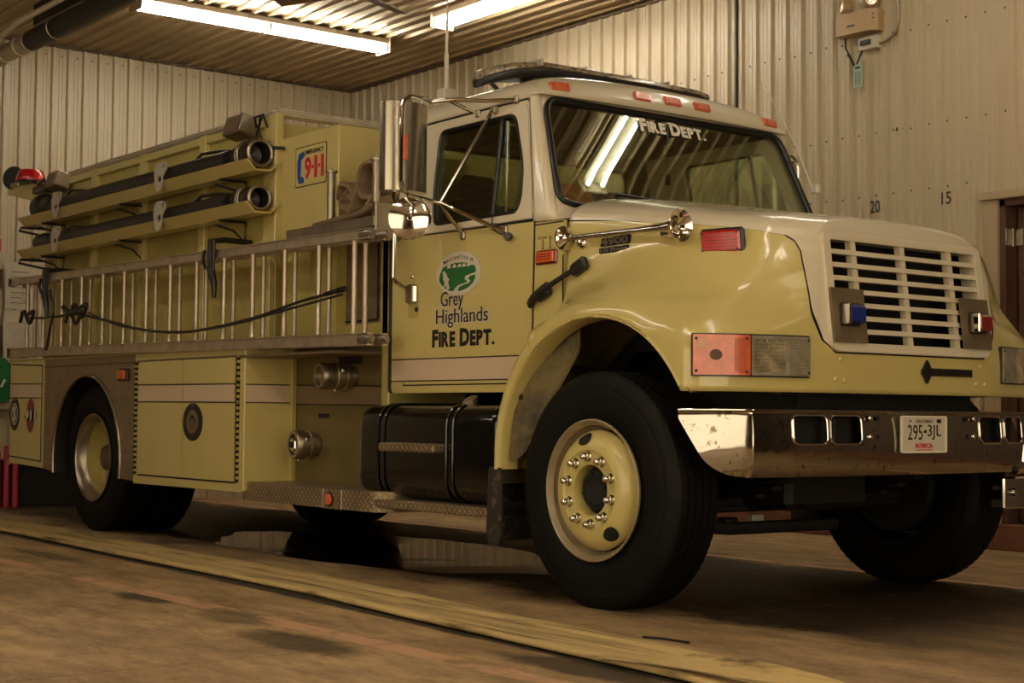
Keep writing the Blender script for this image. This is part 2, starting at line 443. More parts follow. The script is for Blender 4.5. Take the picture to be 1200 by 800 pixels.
# ------------------------------------------------------------------ the room
XB, XF, YR, YL = -8.95, 8.3, 3.12, -7.4
PITCHR = .1524
def rib_profile():
    p = PITCHR; d = .025
    return [(0, 0), (.034, 0), (.037, .003), (.043, .003), (.046, 0), (.070, 0), (.073, .003), (.079, .003), (.082, 0), (.108, 0), (.118, d), (.140, d)], p
def corrugated(origin, udir, vdir, ndir, nribs, height, name='panel'):
    prof, p = rib_profile(); o = Vector(origin); U = Vector(udir); Vv = Vector(vdir); N = Vector(ndir); V = []; F = []
    pts = []
    for k in range(nribs):
        for (a, h) in prof: pts.append((k * p + a, h))
    pts.append((nribs * p, 0)); n = len(pts)
    for z in (0, height):
        for (a, h) in pts: V.append(o + U * a + N * h + Vv * z)
    for i in range(n - 1): F.append((i, i + 1, n + i + 1, n + i))
    return V, F
def wall(name, base, udir, vdir, ndir, length, height, m, parent_thick=.08, skip=None, backing=True, lean=0.):
    U = Vector(udir); N = Vector(ndir); Vv = Vector(vdir); b = Vector(base)
    g = G(); c = [b - N * parent_thick, b - N * .004]
    V = []
    for q in c:
        for (s, h) in ((0, 0), (length, 0), (length, height), (0, height)): V.append(q + U * s + Vv * h)
    if skip is None:
        g.add(V, [(3, 2, 1, 0), (4, 5, 6, 7), (0, 1, 5, 4), (1, 2, 6, 5), (2, 3, 7, 6), (3, 0, 4, 7)])
    else:
        s0, s1, h0, h1 = skip
        for (a, bb, z0, z1) in ((0, s0, 0, height), (s1, length, 0, height), (s0, s1, h1, height), (s0, s1, 0, h0)):
            if bb - a < .01 or z1 - z0 < .01: continue
            P = [q + U * s + Vv * h for q in c for (s, h) in ((a, z0), (bb, z0), (bb, z1), (a, z1))]
            g.add(P, [(3, 2, 1, 0), (4, 5, 6, 7), (0, 1, 5, 4), (1, 2, 6, 5), (2, 3, 7, 6), (3, 0, 4, 7)])
    w = g.out(name, m, smooth=0, kind='structure')
    W6 = 6 * PITCHR; n = int(math.ceil(length / W6 - 1e-6)); first = {}
    for i in range(n):
        s0 = i * W6; ribs = 6 if s0 + W6 <= length + 1e-6 else max(1, int((length - s0) / PITCHR))
        if ribs == 0: continue
        s1 = s0 + ribs * PITCHR
        segs = [(s0, ribs, 0, height)]
        if skip is not None and s1 > skip[0] and s0 < skip[1]:
            segs = []
            a = max(0, int(round((skip[0] - s0) / PITCHR)))
            if a > 0: segs.append((s0, a, 0, height))
            bq = min(ribs, int(math.ceil((skip[1] - s0) / PITCHR - 1e-6)))
            segs.append((s0 + a * PITCHR, bq - a, skip[3], height - skip[3]))
            if bq < ribs: segs.append((s0 + bq * PITCHR, ribs - bq, 0, height))
        for (st, rb, z0, hh) in segs:
            if rb <= 0: continue
            key = (rb, round(hh, 3)); ctr = b + U * (st + rb * PITCHR / 2) + Vv * (z0 + hh / 2)
            if key in first: inst(first[key][0], ctr + first[key][1], w)
            else:
                V, F = corrugated(b + U * st + Vv * z0, U, Vv, N, rb, hh)
                o = link('panel', V, F, m, w, smooth=0); first[key] = (o, WO[o] - ctr)
    return w
# floor
def floor_material():
    m, nt, b = newmat('stained_concrete')
    tc = nt.nodes.new('ShaderNodeNewGeometry'); P = tc.outputs['Position']
    sp = nt.nodes.new('ShaderNodeSeparateXYZ'); nt.links.new(P, sp.inputs[0]); X, Y = sp.outputs[0], sp.outputs[1]
    big = ntex(nt, .55, 6, .6, vec=P); mid = ntex(nt, 2.2, 7, .65, vec=P, mapscale=(.6, 1.6, 1)); fine = ntex(nt, 30, 4, .6, vec=P)
    c = nmix(nt, nramp(nt, big, .35, .68), (.56, .375, .185), (.30, .18, .08))
    c = nmix(nt, nmath(nt, 'MULTIPLY', nramp(nt, mid, .46, .70), .75), c, (.13, .08, .036))
    st_ = ntex(nt, 5, 8, .72, vec=P, mapscale=(.45, 1.5, 1)); c = nmix(nt, nmath(nt, 'MULTIPLY', nramp(nt, st_, .42, .62), .65), c, (.17, .10, .045))
    st2 = ntex(nt, 14, 6, .7, vec=P, mapscale=(.5, 1.2, 1)); c = nmix(nt, nmath(nt, 'MULTIPLY', nramp(nt, st2, .5, .72), .6), c, (.10, .06, .028))
    c = nmix(nt, nmath(nt, 'MULTIPLY', nramp(nt, fine, .5, .8), .5), c, (.52, .38, .22))
    # truck's shade painted into the floor around and under it, over damp concrete
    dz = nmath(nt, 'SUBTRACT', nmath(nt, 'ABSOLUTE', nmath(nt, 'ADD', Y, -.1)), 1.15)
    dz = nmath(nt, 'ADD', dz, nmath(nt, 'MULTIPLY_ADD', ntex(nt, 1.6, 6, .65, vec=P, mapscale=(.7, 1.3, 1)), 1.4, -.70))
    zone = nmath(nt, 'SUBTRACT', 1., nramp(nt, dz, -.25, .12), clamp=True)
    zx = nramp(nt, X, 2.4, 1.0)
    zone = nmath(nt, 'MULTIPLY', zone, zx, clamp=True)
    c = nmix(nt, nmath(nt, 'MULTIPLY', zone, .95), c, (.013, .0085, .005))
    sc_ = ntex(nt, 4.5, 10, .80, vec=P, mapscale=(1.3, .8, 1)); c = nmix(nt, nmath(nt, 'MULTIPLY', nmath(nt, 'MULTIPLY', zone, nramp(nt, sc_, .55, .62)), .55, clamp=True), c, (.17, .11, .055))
    # oil stains of a shape of their own
    for (cx, cy, ax, ay, am) in ((-1.48, -2.56, .27, .10, .9), (.12, -2.70, .40, .13, .75), (-.62, -2.55, .30, .12, .6), (1.2, -2.22, .45, .11, .9), (-3.7, -2.15, .6, .08, .6), (2.6, -3.4, .5, .2, .4)):
        e = nmath(nt, 'ADD', nmath(nt, 'POWER', nmath(nt, 'DIVIDE', nmath(nt, 'SUBTRACT', X, cx), ax), 2.), nmath(nt, 'POWER', nmath(nt, 'DIVIDE', nmath(nt, 'SUBTRACT', Y, cy), ay), 2.))
        e = nmath(nt, 'ADD', e, nmath(nt, 'MULTIPLY', ntex(nt, 7, 5, .7, vec=P), 1.6))
        k = nmath(nt, 'MULTIPLY', nramp(nt, e, 2.1, 1.3), am, clamp=True)
        c = nmix(nt, k, c, (.035, .022, .011))
    # floor hose's shadow painted along its near side, mixed with wet grime
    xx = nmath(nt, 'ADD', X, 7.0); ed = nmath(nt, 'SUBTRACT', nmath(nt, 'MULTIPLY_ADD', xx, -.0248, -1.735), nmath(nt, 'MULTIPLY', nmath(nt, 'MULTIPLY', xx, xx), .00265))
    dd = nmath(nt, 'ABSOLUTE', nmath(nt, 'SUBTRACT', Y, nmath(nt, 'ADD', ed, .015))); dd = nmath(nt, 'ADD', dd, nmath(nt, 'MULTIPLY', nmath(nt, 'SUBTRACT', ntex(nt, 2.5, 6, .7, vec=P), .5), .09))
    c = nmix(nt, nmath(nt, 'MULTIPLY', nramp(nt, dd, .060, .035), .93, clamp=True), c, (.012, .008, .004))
    # worn orange bay lines
    for (y0, half, wear) in ((-2.475, .055, .50), (1.21, .04, .42)):
        d = nmath(nt, 'ABSOLUTE', nmath(nt, 'SUBTRACT', Y, y0))
        d = nmath(nt, 'ADD', d, nmath(nt, 'MULTIPLY', nmath(nt, 'SUBTRACT', ntex(nt, 9, 4, .7, vec=P), .5), .05))
        ln = nramp(nt, d, half + .006, half - .006)
        wr = nramp(nt, ntex(nt, 1.7, 6, .7, vec=P), wear - .06, wear + .03)
        c = nmix(nt, nmath(nt, 'MULTIPLY', nmath(nt, 'MULTIPLY', ln, wr, clamp=True), .8, clamp=True), c, (.62, .34, .20))
    # saw-cut joints
    for (ax, val) in ((X, .35), (X, -3.2), (Y, -4.4), (X, 3.6)):
        d = nmath(nt, 'ABSOLUTE', nmath(nt, 'SUBTRACT', ax, val)); c = nmix(nt, nmath(nt, 'MULTIPLY', nramp(nt, d, .006, .002), .6, clamp=True), c, (.03, .02, .01))
    nt.links.new(c, b.inputs['Base Color'])
    rg = nmath(nt, 'MULTIPLY_ADD', zone, -.10, .66); nt.links.new(nmath(nt, 'MULTIPLY_ADD', mid, .15, nmath(nt, 'ADD', rg, -.07)), b.inputs['Roughness'])
    nt.links.new(nmath(nt, 'MULTIPLY_ADD', zone, -.30, .45), b.inputs['Specular IOR Level'])
    nbump(nt, b, nmath(nt, 'ADD', fine, nmath(nt, 'MULTIPLY', mid, .8)), .003, .6)
    return m
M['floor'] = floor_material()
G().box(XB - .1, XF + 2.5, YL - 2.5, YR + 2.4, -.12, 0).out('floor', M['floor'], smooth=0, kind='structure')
# walls
DX0, DX1, DZ0, DZ1 = -.965, .105, .17, 2.28
def r6(v): return v
wall('wall_back', (XB, YL - .068, 0), (0, 1, 0), (0, 0, 1), (1, 0, 0), YR - YL + .14, CEIL + .02, M['sheet'])
XP = XB - .032
s0 = round((DX0 - XP) / PITCHR) * PITCHR; s1 = round((DX1 - XP) / PITCHR) * PITCHR
DX0 = XP + s0; DX1 = XP + s1
XQ = XP + s1 + 6 * PITCHR
wall('wall_right_front', (XQ, YR, 0), (1, 0, 0), (0, 0, 1), (0, -1, 0), XF - XQ, CEIL + .02, M['sheet_dark'])  # unseen stretch coloured dark so the bumper reflects a dark room
wall('wall_right', (XP, YR, 0), (1, 0, 0), (0, 0, 1), (0, -1, 0), XQ - XP, CEIL + .02, M['sheet'], skip=(s0, s1, 0, DZ1))
sd0 = round((-1.5 - XB) / PITCHR) * PITCHR; sd1 = sd0 + 46 * PITCHR
wall('wall_left', (XB, YL, 0), (1, 0, 0), (0, 0, 1), (0, 1, 0), XF - XB, CEIL + .02, M['sheet_dark'], skip=(sd0, sd1, 0, 3.6))  # opening added for the side daylight, out of view
nd0 = round((-5.7 - YL) / PITCHR) * PITCHR; nd1 = nd0 + 35 * PITCHR
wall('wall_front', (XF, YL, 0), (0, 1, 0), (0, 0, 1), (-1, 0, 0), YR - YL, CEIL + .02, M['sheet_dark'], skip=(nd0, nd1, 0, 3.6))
# ceiling: sheets run along x, ribs hang down
wall('ceiling', (XB, YR, CEIL), (0, -1, 0), (1, 0, 0), (0, 0, -1), YR - YL, XF - XB, M['ceilsheet'])
# screws in rows on the sheets
def screws(pts, nrm, name, parent):
    g = G()
    for p in pts: g.lathe([(0, .008), (.004, .007), (.006, .0)], p, nrm, 6)
    o = g.out(name, M['screw'], parent, smooth=0); o['kind'] = 'stuff'
wr = bpy.data.objects['wall_right']; wb = bpy.data.objects['wall_back']
pts = []
for k in range(0, 112):
    x = XP + (k + .38) * PITCHR
    for z in (2.02, 2.42, 2.86, 3.55):
        if DX0 - .15 < x < DX1 + .15 and z < 2.5: continue
        pts.append((x, YR - .001, z + random.uniform(-.006, .006)))
screws(pts, (0, -1, 0), 'screw', wr)
pts = []
for k in range(20, 68):
    for z in (.9, 1.9, 2.85, 4.19): pts.append((XB + .001, YL - .068 + (k + .38) * PITCHR, z + random.uniform(-.005, .005)))
screws(pts, (1, 0, 0), 'screw', wb)
# dark seam flashing in the right wall and the corner flashings
G().box(-3.285, -3.262, YR - .024, YR + .0, 0, CEIL, .002).out('trim_1', M['black_line'], smooth=0, kind='structure')
G().box(XB + .0, XB + .05, YR - .03, YR, 0, CEIL, .003).out('trim_2', M['sheet'], smooth=0, kind='structure')
g = G(); g.box(XB, XB + .045, YL, YR, CEIL - .035, CEIL - .018, .003); g.out('trim_3', M['screw'], smooth=0, kind='structure')
g = G(); g.box(XB, XF, YR - .045, YR, CEIL - .035, CEIL - .018, .003); g.out('trim_4', M['screw'], smooth=0, kind='structure')
# kerb along the right wall
g = G(); g.box(-8.9, DX0 - .02, YR - .07, YR - .0, 0, .17, .008); g.box(DX0 - .02, XF, YR - .07, YR - .0, 0, .17, .008)
g.out('baseboard_right', M['kerb'], smooth=0, kind='structure')
# doorway in the right wall
g = G()
g.box(DX0 - .10, DX0 + .012, YR - .035, YR + .02, .17, DZ1 + .0, .003)
g.box(DX1 - .012, DX1 + .10, YR - .035, YR + .02, .17, DZ1 + .0, .003)
g.box(DX0 - .11, DX1 + .11, YR - .06, YR + .02, DZ1 + .0, DZ1 + .055, .004)
tr = g.out('trim_5', M['trimwood'], smooth=0, kind='structure')
g = G(); g.box(DX0 + .012, DX0 + .055, YR - .01, YR + .14, .17, DZ1 - .0, .002); g.box(DX1 - .055, DX1 - .012, YR - .01, YR + .14, .17, DZ1 - .0, .002); g.box(DX0 + .012, DX1 - .012, YR - .01, YR + .14, DZ1 - .045, DZ1, .002)
g.out('door_frame', M['woodframe'], tr, smooth=0)
# the open door leaf, swung into the dark room beyond
door = G().box(DX0 + .075, DX0 + .118, YR + .10, YR + 1.0, .18, DZ1 - .05, .003).out('door_1', M['woodframe'], smooth=0, kind='structure')
g = G(); g.box(DX0 + .054, DX0 + .060, YR - .008, YR + .06, 1.98, 2.09, .001); g.box(DX0 + .058, DX0 + .12, YR + .085, YR + .095, 1.98, 2.09, .001); g.lathe([(0, .008), (.12, .008)], (DX0 + .060, YR + .07, 1.975), (0, 0, 1), 8)
g.out('hinge', M['steel'], door)
g = G()
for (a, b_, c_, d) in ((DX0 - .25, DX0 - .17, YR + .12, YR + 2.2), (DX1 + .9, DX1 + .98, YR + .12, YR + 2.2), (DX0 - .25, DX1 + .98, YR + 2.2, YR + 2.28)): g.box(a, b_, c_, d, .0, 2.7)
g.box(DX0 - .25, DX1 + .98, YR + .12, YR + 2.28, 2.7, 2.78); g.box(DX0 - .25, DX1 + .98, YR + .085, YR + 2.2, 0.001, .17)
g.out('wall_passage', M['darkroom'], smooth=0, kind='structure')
# overhead door opening frame in the front wall (behind the camera)
ya, yb = YL + nd0, YL + nd1
g = G(); g.box(XF - .04, XF + .1, ya - .1, ya, 0, 3.7); g.box(XF - .04, XF + .1, yb, yb + .1, 0, 3.7); g.box(XF - .04, XF + .1, ya - .1, yb + .1, 3.6, 3.75)
g.out('trim_6', M['whitepaint'], smooth=0, kind='structure')
xa, xb_ = XB + sd0, XB + sd1
g = G(); g.box(xa - .1, xa, YL - .1, YL + .04, 0, 3.7); g.box(xb_, xb_ + .1, YL - .1, YL + .04, 0, 3.7); g.box(xa - .1, xb_ + .1, YL - .1, YL + .04, 3.6, 3.75)
g.out('added_opening_trim', M['whitepaint'], smooth=0, kind='structure')  # frame of the added left-wall opening
# numbers painted on the wall sheets
g = G(); text_into(g, '20', lambda u, v, w: (u, YR - .004 - w, v), -1.965, -1.880, 2.295, 2.385, .01)
g.out('bay_number', M['blacktext'], wr, smooth=0)
g = G(); text_into(g, '15', lambda u, v, w: (u, YR - .004 - w, v), -1.355, -1.275, 2.295, 2.38, .01)
g.out('bay_number', M['blacktext'], wr, smooth=0)

# ------------------------------------------------------------------ ceiling fixtures
def fixture(x, y, along, power, i, label):
    tubemat = lampmat('fluorescent_tube_glow_%d' % power, power * LP, TUBE_COL)
    t = thing('ceiling_light', (x, y, CEIL - .02), label, 'ceiling light')
    L = 2.42
    def P(a, b, z): return (x + a, y + b, z) if along == 'x' else (x + b, y + a, z)
    def bx(g, a0, a1, b0, b1, z0, z1, bev=0):
        p = P(a0, b0, z0); q = P(a1, b1, z1); g.box(p[0], q[0], p[1], q[1], p[2], q[2], bev)
    zt = CEIL - .022
    g = G(); bx(g, -L / 2, L / 2, -.10, .10, zt - .05, zt, .006); g.out('housing', M['whitepaint'], t, smooth=0)
    for a in (-L / 2 - .012, L / 2):
        g = G(); bx(g, a, a + .012, -.12, .12, zt - .13, zt, .003); g.out('end_plate', M['whitepaint'], t, smooth=0)
    ax = (1, 0, 0) if along == 'x' else (0, 1, 0)
    for b in (-.072, .072):
        for (a0, a1) in ((-L / 2 + .012, -.02), (.02, L / 2 - .012)):
            g = G(); g.lathe([(0, .010), (.004, .017), (a1 - a0 - .004, .017), (a1 - a0, .010)], P(a0, b, zt - .085), ax, 12); g.out('tube', tubemat, t)
    for a in (-L / 2 + .006, 0, L / 2 - .006):
        for b in (-.072, .072):
            g = G(); bx(g, a - .012, a + .012, b - .016, b + .016, zt - .105, zt - .045, .003); g.out('lamp_holder', M['whitepaint'], t, smooth=0)
FL = ['twin-tube fluorescent ceiling light on the ceiling by the back wall, both pairs of tubes lit', 'fluorescent ceiling light beside the right wall, with a pale end plate behind the cab antenna',
      'ceiling light above the far side of the truck bonnet', 'ceiling light far ahead of the truck by the right wall', 'ceiling light over the empty floor beside the truck rear',
      'ceiling light over the empty floor beside the cab', 'ceiling light over the floor nearest the viewer', 'ceiling light straight ahead of the truck bonnet', 'ceiling light over the open floor beside the ladder']
for i, (x, y, al, pw) in enumerate(FIX): fixture(x, y, al, pw, i, FL[i])

# ceiling fan (only one blade reaches into view)
t = thing('ceiling_fan', (-4.42, .31, 4.28), 'dark-bladed ceiling fan hanging from the ribbed ceiling between the lights', 'fan')
g = G(); g.lathe([(0, .02), (.25, .02)], (-4.42, .31, 4.03), (0, 0, 1), 12); g.lathe([(0, .03), (.02, .11), (.12, .12), (.15, .03)], (-4.42, .31, 3.92), (0, 0, 1), 24); g.out('motor', M['woodframe'], t)
for k in range(4):
    a = radians(114 + 90 * k); R4 = Matrix.Translation((-4.42, .31, 3.92)) @ Matrix.Rotation(a, 4, 'Z') @ Matrix.Rotation(.2, 4, 'X')
    G().box(.13, .68, -.06, .06, -.005, .005, .002, R4).out('blade', M['woodframe'], t, smooth=0)

# exhaust extraction duct and its rail, running along the ceiling
yd, zd = -1.05, 3.86
t = thing('exhaust_duct', (-6, yd, zd), 'black and grey exhaust duct hanging below the ceiling, above the truck rear', 'duct')
g = G(); g.lathe([(0, .075), (1.75, .075)], (-8.9, yd, zd), (1, 0, 0), 24); g.out('steel_pipe', M['ductmetal'], t)
for x in (-8.3, -7.75, -7.42, -7.2): G().lathe([(0, .079), (.005, .088), (.035, .088), (.04, .079)], (x, yd, zd), (1, 0, 0), 24).out('clamp_ring', M['ductmetal'], t)
g = G(); g.lathe([(0, .082), (6.0, .082)], (-7.16, yd, zd), (1, 0, 0), 24); g.out('flexible_hose', M['duct'], t)
g = G(); g.tube([(-6.62 + .03 * 0, yd + .088 * cos(a), zd + .088 * sin(a)) for a in [i * pi / 8 for i in range(16)]], .006, 6, closed=True); g.out('band', M['steel'], t)
g = G(); g.box(-7.3, -1.2, yd + .06, yd + .22, 4.02, 4.20, .004); g.out('rail_housing', M['duct'], t, smooth=0)
g = G(); g.box(-7.45, -1.2, yd + .20, yd + .34, 4.16, 4.28, .004); g.out('beam', M['trimwood'], t, smooth=0)
t = thing('conduit', (-6.4, -1.26, 3.95), 'thin pale pipe running alongside the black exhaust duct', 'pipe')
g = G(); g.tube([(-7.55, -1.20, 3.86), (-7.35, -1.22, 3.92), (-7.0, -1.23, 3.95), (-1.5, -1.23, 3.95)], .022, 10); g.out('pipe', M['whitepaint'], t)
g = G(); g.tube([(-6.2, -1.22, 3.97), (-6.1, -1.25, 4.02), (-5.6, -1.24, 3.99), (-5.0, -1.22, 4.0)], .008, 8); g.out('cable', M['alu'], t)

# ------------------------------------------------------------------ things on the right wall
t = thing('emergency_light', (-2.0, 3.05, 3.66), 'beige emergency light box with two lamp heads high on the ribbed wall', 'emergency light')
ge = G(); ge.panel(rpoly([(-2.16, 2.98), (-1.88, 2.98), (-1.82, 3.03), (-1.82, 3.10), (-2.18, 3.10), (-2.18, 3.0)], .004, 2), [], .155, lambda u, v, w: (u, v, 3.73 + w)); ge.out('case', M['dish'], t)
G().box(-2.06, -1.99, 2.975, 2.981, 3.625, 3.635).out('label_slot', M['black'], t, smooth=0)
g = G()
for z in (3.69, 3.66): g.lathe([(0, .006), (.004, .006)], (-1.845, 3.005, z - .0), (.5, -.8, 0), 8)
g.out('indicator', M['black'], t)
for (x, dx) in ((-2.12, -.5), (-1.87, .45)):
    d = Vector((dx, -1, -.05)).normalized(); c = Vector((x, 3.03, 3.80))
    h = G().lathe([(-.05, .02), (-.03, .045), (.02, .052), (.03, .048)], c, d, 20).out('lamp_head', M['dish'], t)
    G().lathe([(0, .0), (.0, .042), (.004, .0)], c + d * .031, d, 20).out('lens', M['bulb'], h)
t = thing('socket_box', (-1.93, 3.06, 3.49), 'white electrical socket box below the emergency light', 'socket')
G().box(-2.02, -1.85, 3.05, 3.10, 3.46, 3.55, .005).out('box', M['whitepaint'], t, smooth=0)
G().box(-1.99, -1.90, 3.03, 3.052, 3.49, 3.525, .004).out('plug', M['black'], t, smooth=0)
g = G(); g.tube([(-1.85, 3.08, 3.49), (-1.79, 3.08, 3.49), (-1.72, 3.08, 3.53), (-1.68, 3.08, 3.62), (-1.68, 3.08, 4.26)], .009, 8)
tag(g.out('cable', M['steel']), 'grey cable rising from the socket box to the ceiling', 'cable')
g = G(); g.tube([(-2.15, 3.07, 3.58), (-2.14, 3.06, 3.50), (-2.10, 3.06, 3.44), (-2.08, 3.07, 3.38), (-2.04, 3.06, 3.37), (-1.99, 3.07, 3.47)], .007, 6)
g.tube([(-2.12, 3.06, 3.45), (-2.09, 3.05, 3.43), (-2.06, 3.06, 3.36)], .010, 6)
tag(g.out('cord', M['chassis']), 'dark cord looped under the emergency light box', 'cord')
t = thing('inspection_tag', (-2.03, 3.06, 3.27), 'pale green inspection tag hanging on the cord under the emergency light', 'tag')
G().box(-2.07, -1.985, 3.058, 3.062, 3.20, 3.375, .002).out('card', M['greytag'], t, smooth=0)
g = G(); g.box(-2.05, -2.005, 3.055, 3.0585, 3.335, 3.35)
for k in range(3): g.box(-2.045 + k * .02, -2.043 + k * .02, 3.055, 3.0585, 3.22, 3.31)
g.out('print', M['blacktext'], t, smooth=0)
g = G(); g.box(-1.735, -1.67, YR - .01, YR - .003, 2.855, 2.868); g.box(-1.72, -1.70, YR - .02, YR - .003, 2.85, 2.875)
tag(g.out('bracket', M['chassis'], smooth=0), 'small dark bracket remnant screwed to the ribbed wall above the bonnet', 'bracket')

# ------------------------------------------------------------------ things by the back wall
def papers():
    for i, (y0, y1, z0, z1, l) in enumerate(((-.60, -.34, 1.78, 2.21, 'upper paper notice pinned to the wooden board on the back wall'), (-.61, -.33, 1.30, 1.77, 'lower paper notice pinned to the board behind the ladder end'), (-.72, -.40, .86, 1.30, 'creased paper sheet curling at the bottom of the notice board'))):
        t = G(); t.grid(lambda u, v: (XB + .056 + .02 * sin(v * 5 + i) * (i == 2) + .004 * sin(u * 4), y0 + (y1 - y0) * u + (.05 * v if i == 2 else 0), z0 + (z1 - z0) * v), 6, 8)
        o = tag(t.out('notice', M['paper']), l, 'paper')
        g = G()
        for k in range(7):
            zz = z0 + (z1 - z0) * (.12 + .11 * k); g.box(XB + .078, XB + .080, y0 + .04, y0 + .04 + (y1 - y0) * random.uniform(.4, .75), zz, zz + .008)
        g.out('print', M['stripe'] if i else M['alu_dark'], o, smooth=0)
papers()
g = G(); g.box(XB + .022, XB + .045, -1.6, -.63, 1.96, 2.14, .004); g.box(XB + .022, XB + .045, -1.6, -.63, 1.20, 1.44, .004); g.box(XB + .022, XB + .045, -.66, -.62, .8, 1.62, .004)
tag(g.out('board_rail', M['woodframe'], smooth=0), 'brown wooden rails fixed across the back wall behind the notices', 'board')
tag(G().box(XB + .02, XB + .05, -.9, -.645, 2.30, 2.42, .003).out('red_sign', M['redtext'], smooth=0), 'small red sign on the back wall beside the notices', 'sign')
t = thing('green_banner', (-8.8, -.7, 1.1), 'dark green cloth with white slanted marks by the back wall, cut by the frame edge', 'banner')
G().panel([(-1.2, .70), (-.50, .98), (-.47, 1.12), (-.62, 1.32), (-1.2, 1.45)], [], .01, lambda u, v, w: (-8.78 + w, u, v)).out('cloth', M['green'], t, smooth=0)
for k in range(5): G().panel([(-.93 + k * .085, 1.0 + k * .02), (-.91 + k * .085, 1.0 + k * .02), (-.875 + k * .085, 1.07 + k * .02), (-.895 + k * .085, 1.07 + k * .02)], [], .003, lambda u, v, w: (-8.765 + w, u, v)).out('white_mark', M['white'], t, smooth=0)
for k, (y, h) in enumerate(((-.82, .50), (-.745, .54), (-.665, .50))):
    t = thing('red_post', (-8.36, y, 0), ['leftmost', 'middle', 'rightmost'][k] + ' of the three red posts standing on the floor behind the truck', 'post', 'red posts')
    G().lathe([(0, .03), (.02, .03), (.03, .026), (h - .02, .024), (h, .015)], (-8.36, y, 0), (0, 0, 1), 12).out('shaft', M['redcloth'], t)
t = thing('low_chest', (-8.55, -.5, 0), 'low black chest on the floor by the back wall behind the truck', 'chest')
G().box(-8.8, -8.42, -1.5, .30, .0, .36, .01).out('body', M['chassis'], t, smooth=0)
G().box(-8.82, -8.40, -1.52, .32, .365, .41, .01).out('lid', M['gap'], t, smooth=0)
g = G(); g.tube([(-8.45, -.55, .424), (-8.45, -.3, .423), (-8.45, 0, .424), (-8.45, .22, .424)], .012, 8)
tag(g.out('extension_cord', M['redcloth']), 'thin red cord lying on the lid of the low black chest', 'cord')

# ------------------------------------------------------------------ yellow hose on the floor
def hose_strand(off, w, hgt, name_i, label, x1=2.05, dip=0.):
    ctr = [(-9.0, -1.50), (-6.9, -1.545), (-5.2, -1.585), (-3.6, -1.66), (-2.3, -1.70), (-1.2, -1.73), (-.2, -1.83), (.55, -1.885), (1.1, -1.92), (1.6, -1.96), (2.4, -2.13), (3.4, -2.35)]
    def cy(x):
        for i in range(len(ctr) - 1):
            if x <= ctr[i + 1][0] or i == len(ctr) - 2:
                (xa, ya), (xb, yb) = ctr[i], ctr[i + 1]; t = (x - xa) / (xb - xa); return ya + (yb - ya) * t
    g = G(); V = []; n = 300; sec = 12
    prof = []
    for k in range(sec + 1):
        a = pi * (k / sec * 1.5 - .25); sg = 1 if sin(a) > 0 else -1; prof.append((-(abs(cos(a)) ** .45) * (1 if cos(a) > 0 else -1) * w / 2, .004 + hgt * .5 + hgt * .5 * sg * (abs(sin(a)) ** .6)))
    def fn(u, v):
        x = -9.0 + (x1 + 9.0) * v
        wob = .004 * mnoise.noise(Vector((x * 1.7, off * 9, 1))); k = int(round(u * sec)); py, pz = prof[k]
        hh = 1 + .14 * mnoise.noise(Vector((x * 2.3, off * 7 + py * 10, 3)))
        return (x, cy(x) + off + wob + py * (1 + .04 * mnoise.noise(Vector((x * 3, off, 5)))), max(.002, pz * hh))
    g.grid(fn, sec + 1, n)
    return g
t = thing('floor_hose', (-3.0, -1.7, 0), 'worn yellow flat hose laid in parallel runs along the floor beside the truck', 'hose')
for i, (off, w, h, x1) in enumerate(((.150, .105, .026, 2.3), (.025, .120, .023, 2.5), (-.115, .135, .030, 3.2))):
    hose_strand(off, w, h, i, '', x1).out('hose_run', M['yhose'], t, smooth=60)
g = G()
def tw(u, v):
    x = 1.15 + 1.6 * v; a = (u - .5) * .13; tl = .9 * sin(v * pi) ; return (x, -2.06 - .16 * v + a * cos(tl), .022 + .05 * sin(v * pi) * (u) + abs(a) * sin(tl) * .6)
g.grid(tw, 8, 30); g.out('hose_fold', M['yhose'], t, smooth=60)
g = G(); g.tube([(.77, -1.56, .004), (.86, -1.53, .005), (.98, -1.52, .004)], .005, 6)
tag(g.out('twig', M['chassis']), 'thin dark twig lying on the floor beside the front tyre', 'twig')
# puddle of water under the truck
def puddle():
    m, nt, b = newmat('water_film'); b.inputs['Base Color'].default_value = (.008, .006, .004, 1); b.inputs['Roughness'].default_value = .03
    b.inputs['IOR'].default_value = 1.33; b.inputs['Specular IOR Level'].default_value = .3
    nt.links.new(nmath(nt, 'MULTIPLY', nramp(nt, ntex(nt, 1.1, 3, .5), .45, .62), .22), b.inputs['Roughness'])
    nbump(nt, b, ntex(nt, 1.5, 2), .002, .4)
    n = 90; out = []
    for k in range(n):
        a = 2 * pi * k / n; r = 1 + .16 * mnoise.noise(Vector((cos(a) * 1.6, sin(a) * 1.6, 2))) + .07 * mnoise.noise(Vector((cos(a) * 5, sin(a) * 5, 7)))
        out.append((-2.95 + 1.75 * r * cos(a), -.30 + .72 * r * sin(a)))
    g = G(); g.panel(out, [], .002, lambda u, v, w: (u, v, .003 + w))
    tag(g.out('puddle', m, smooth=0), 'shallow dark puddle of water on the concrete under the middle of the truck', 'puddle')
puddle()

# ================================================================== THE TRUCK
TR = thing('fire_truck', (-2.7, 0, 0), 'pale yellow fire tanker truck with cream cab roof and bonnet top and chrome bumper', 'fire truck')

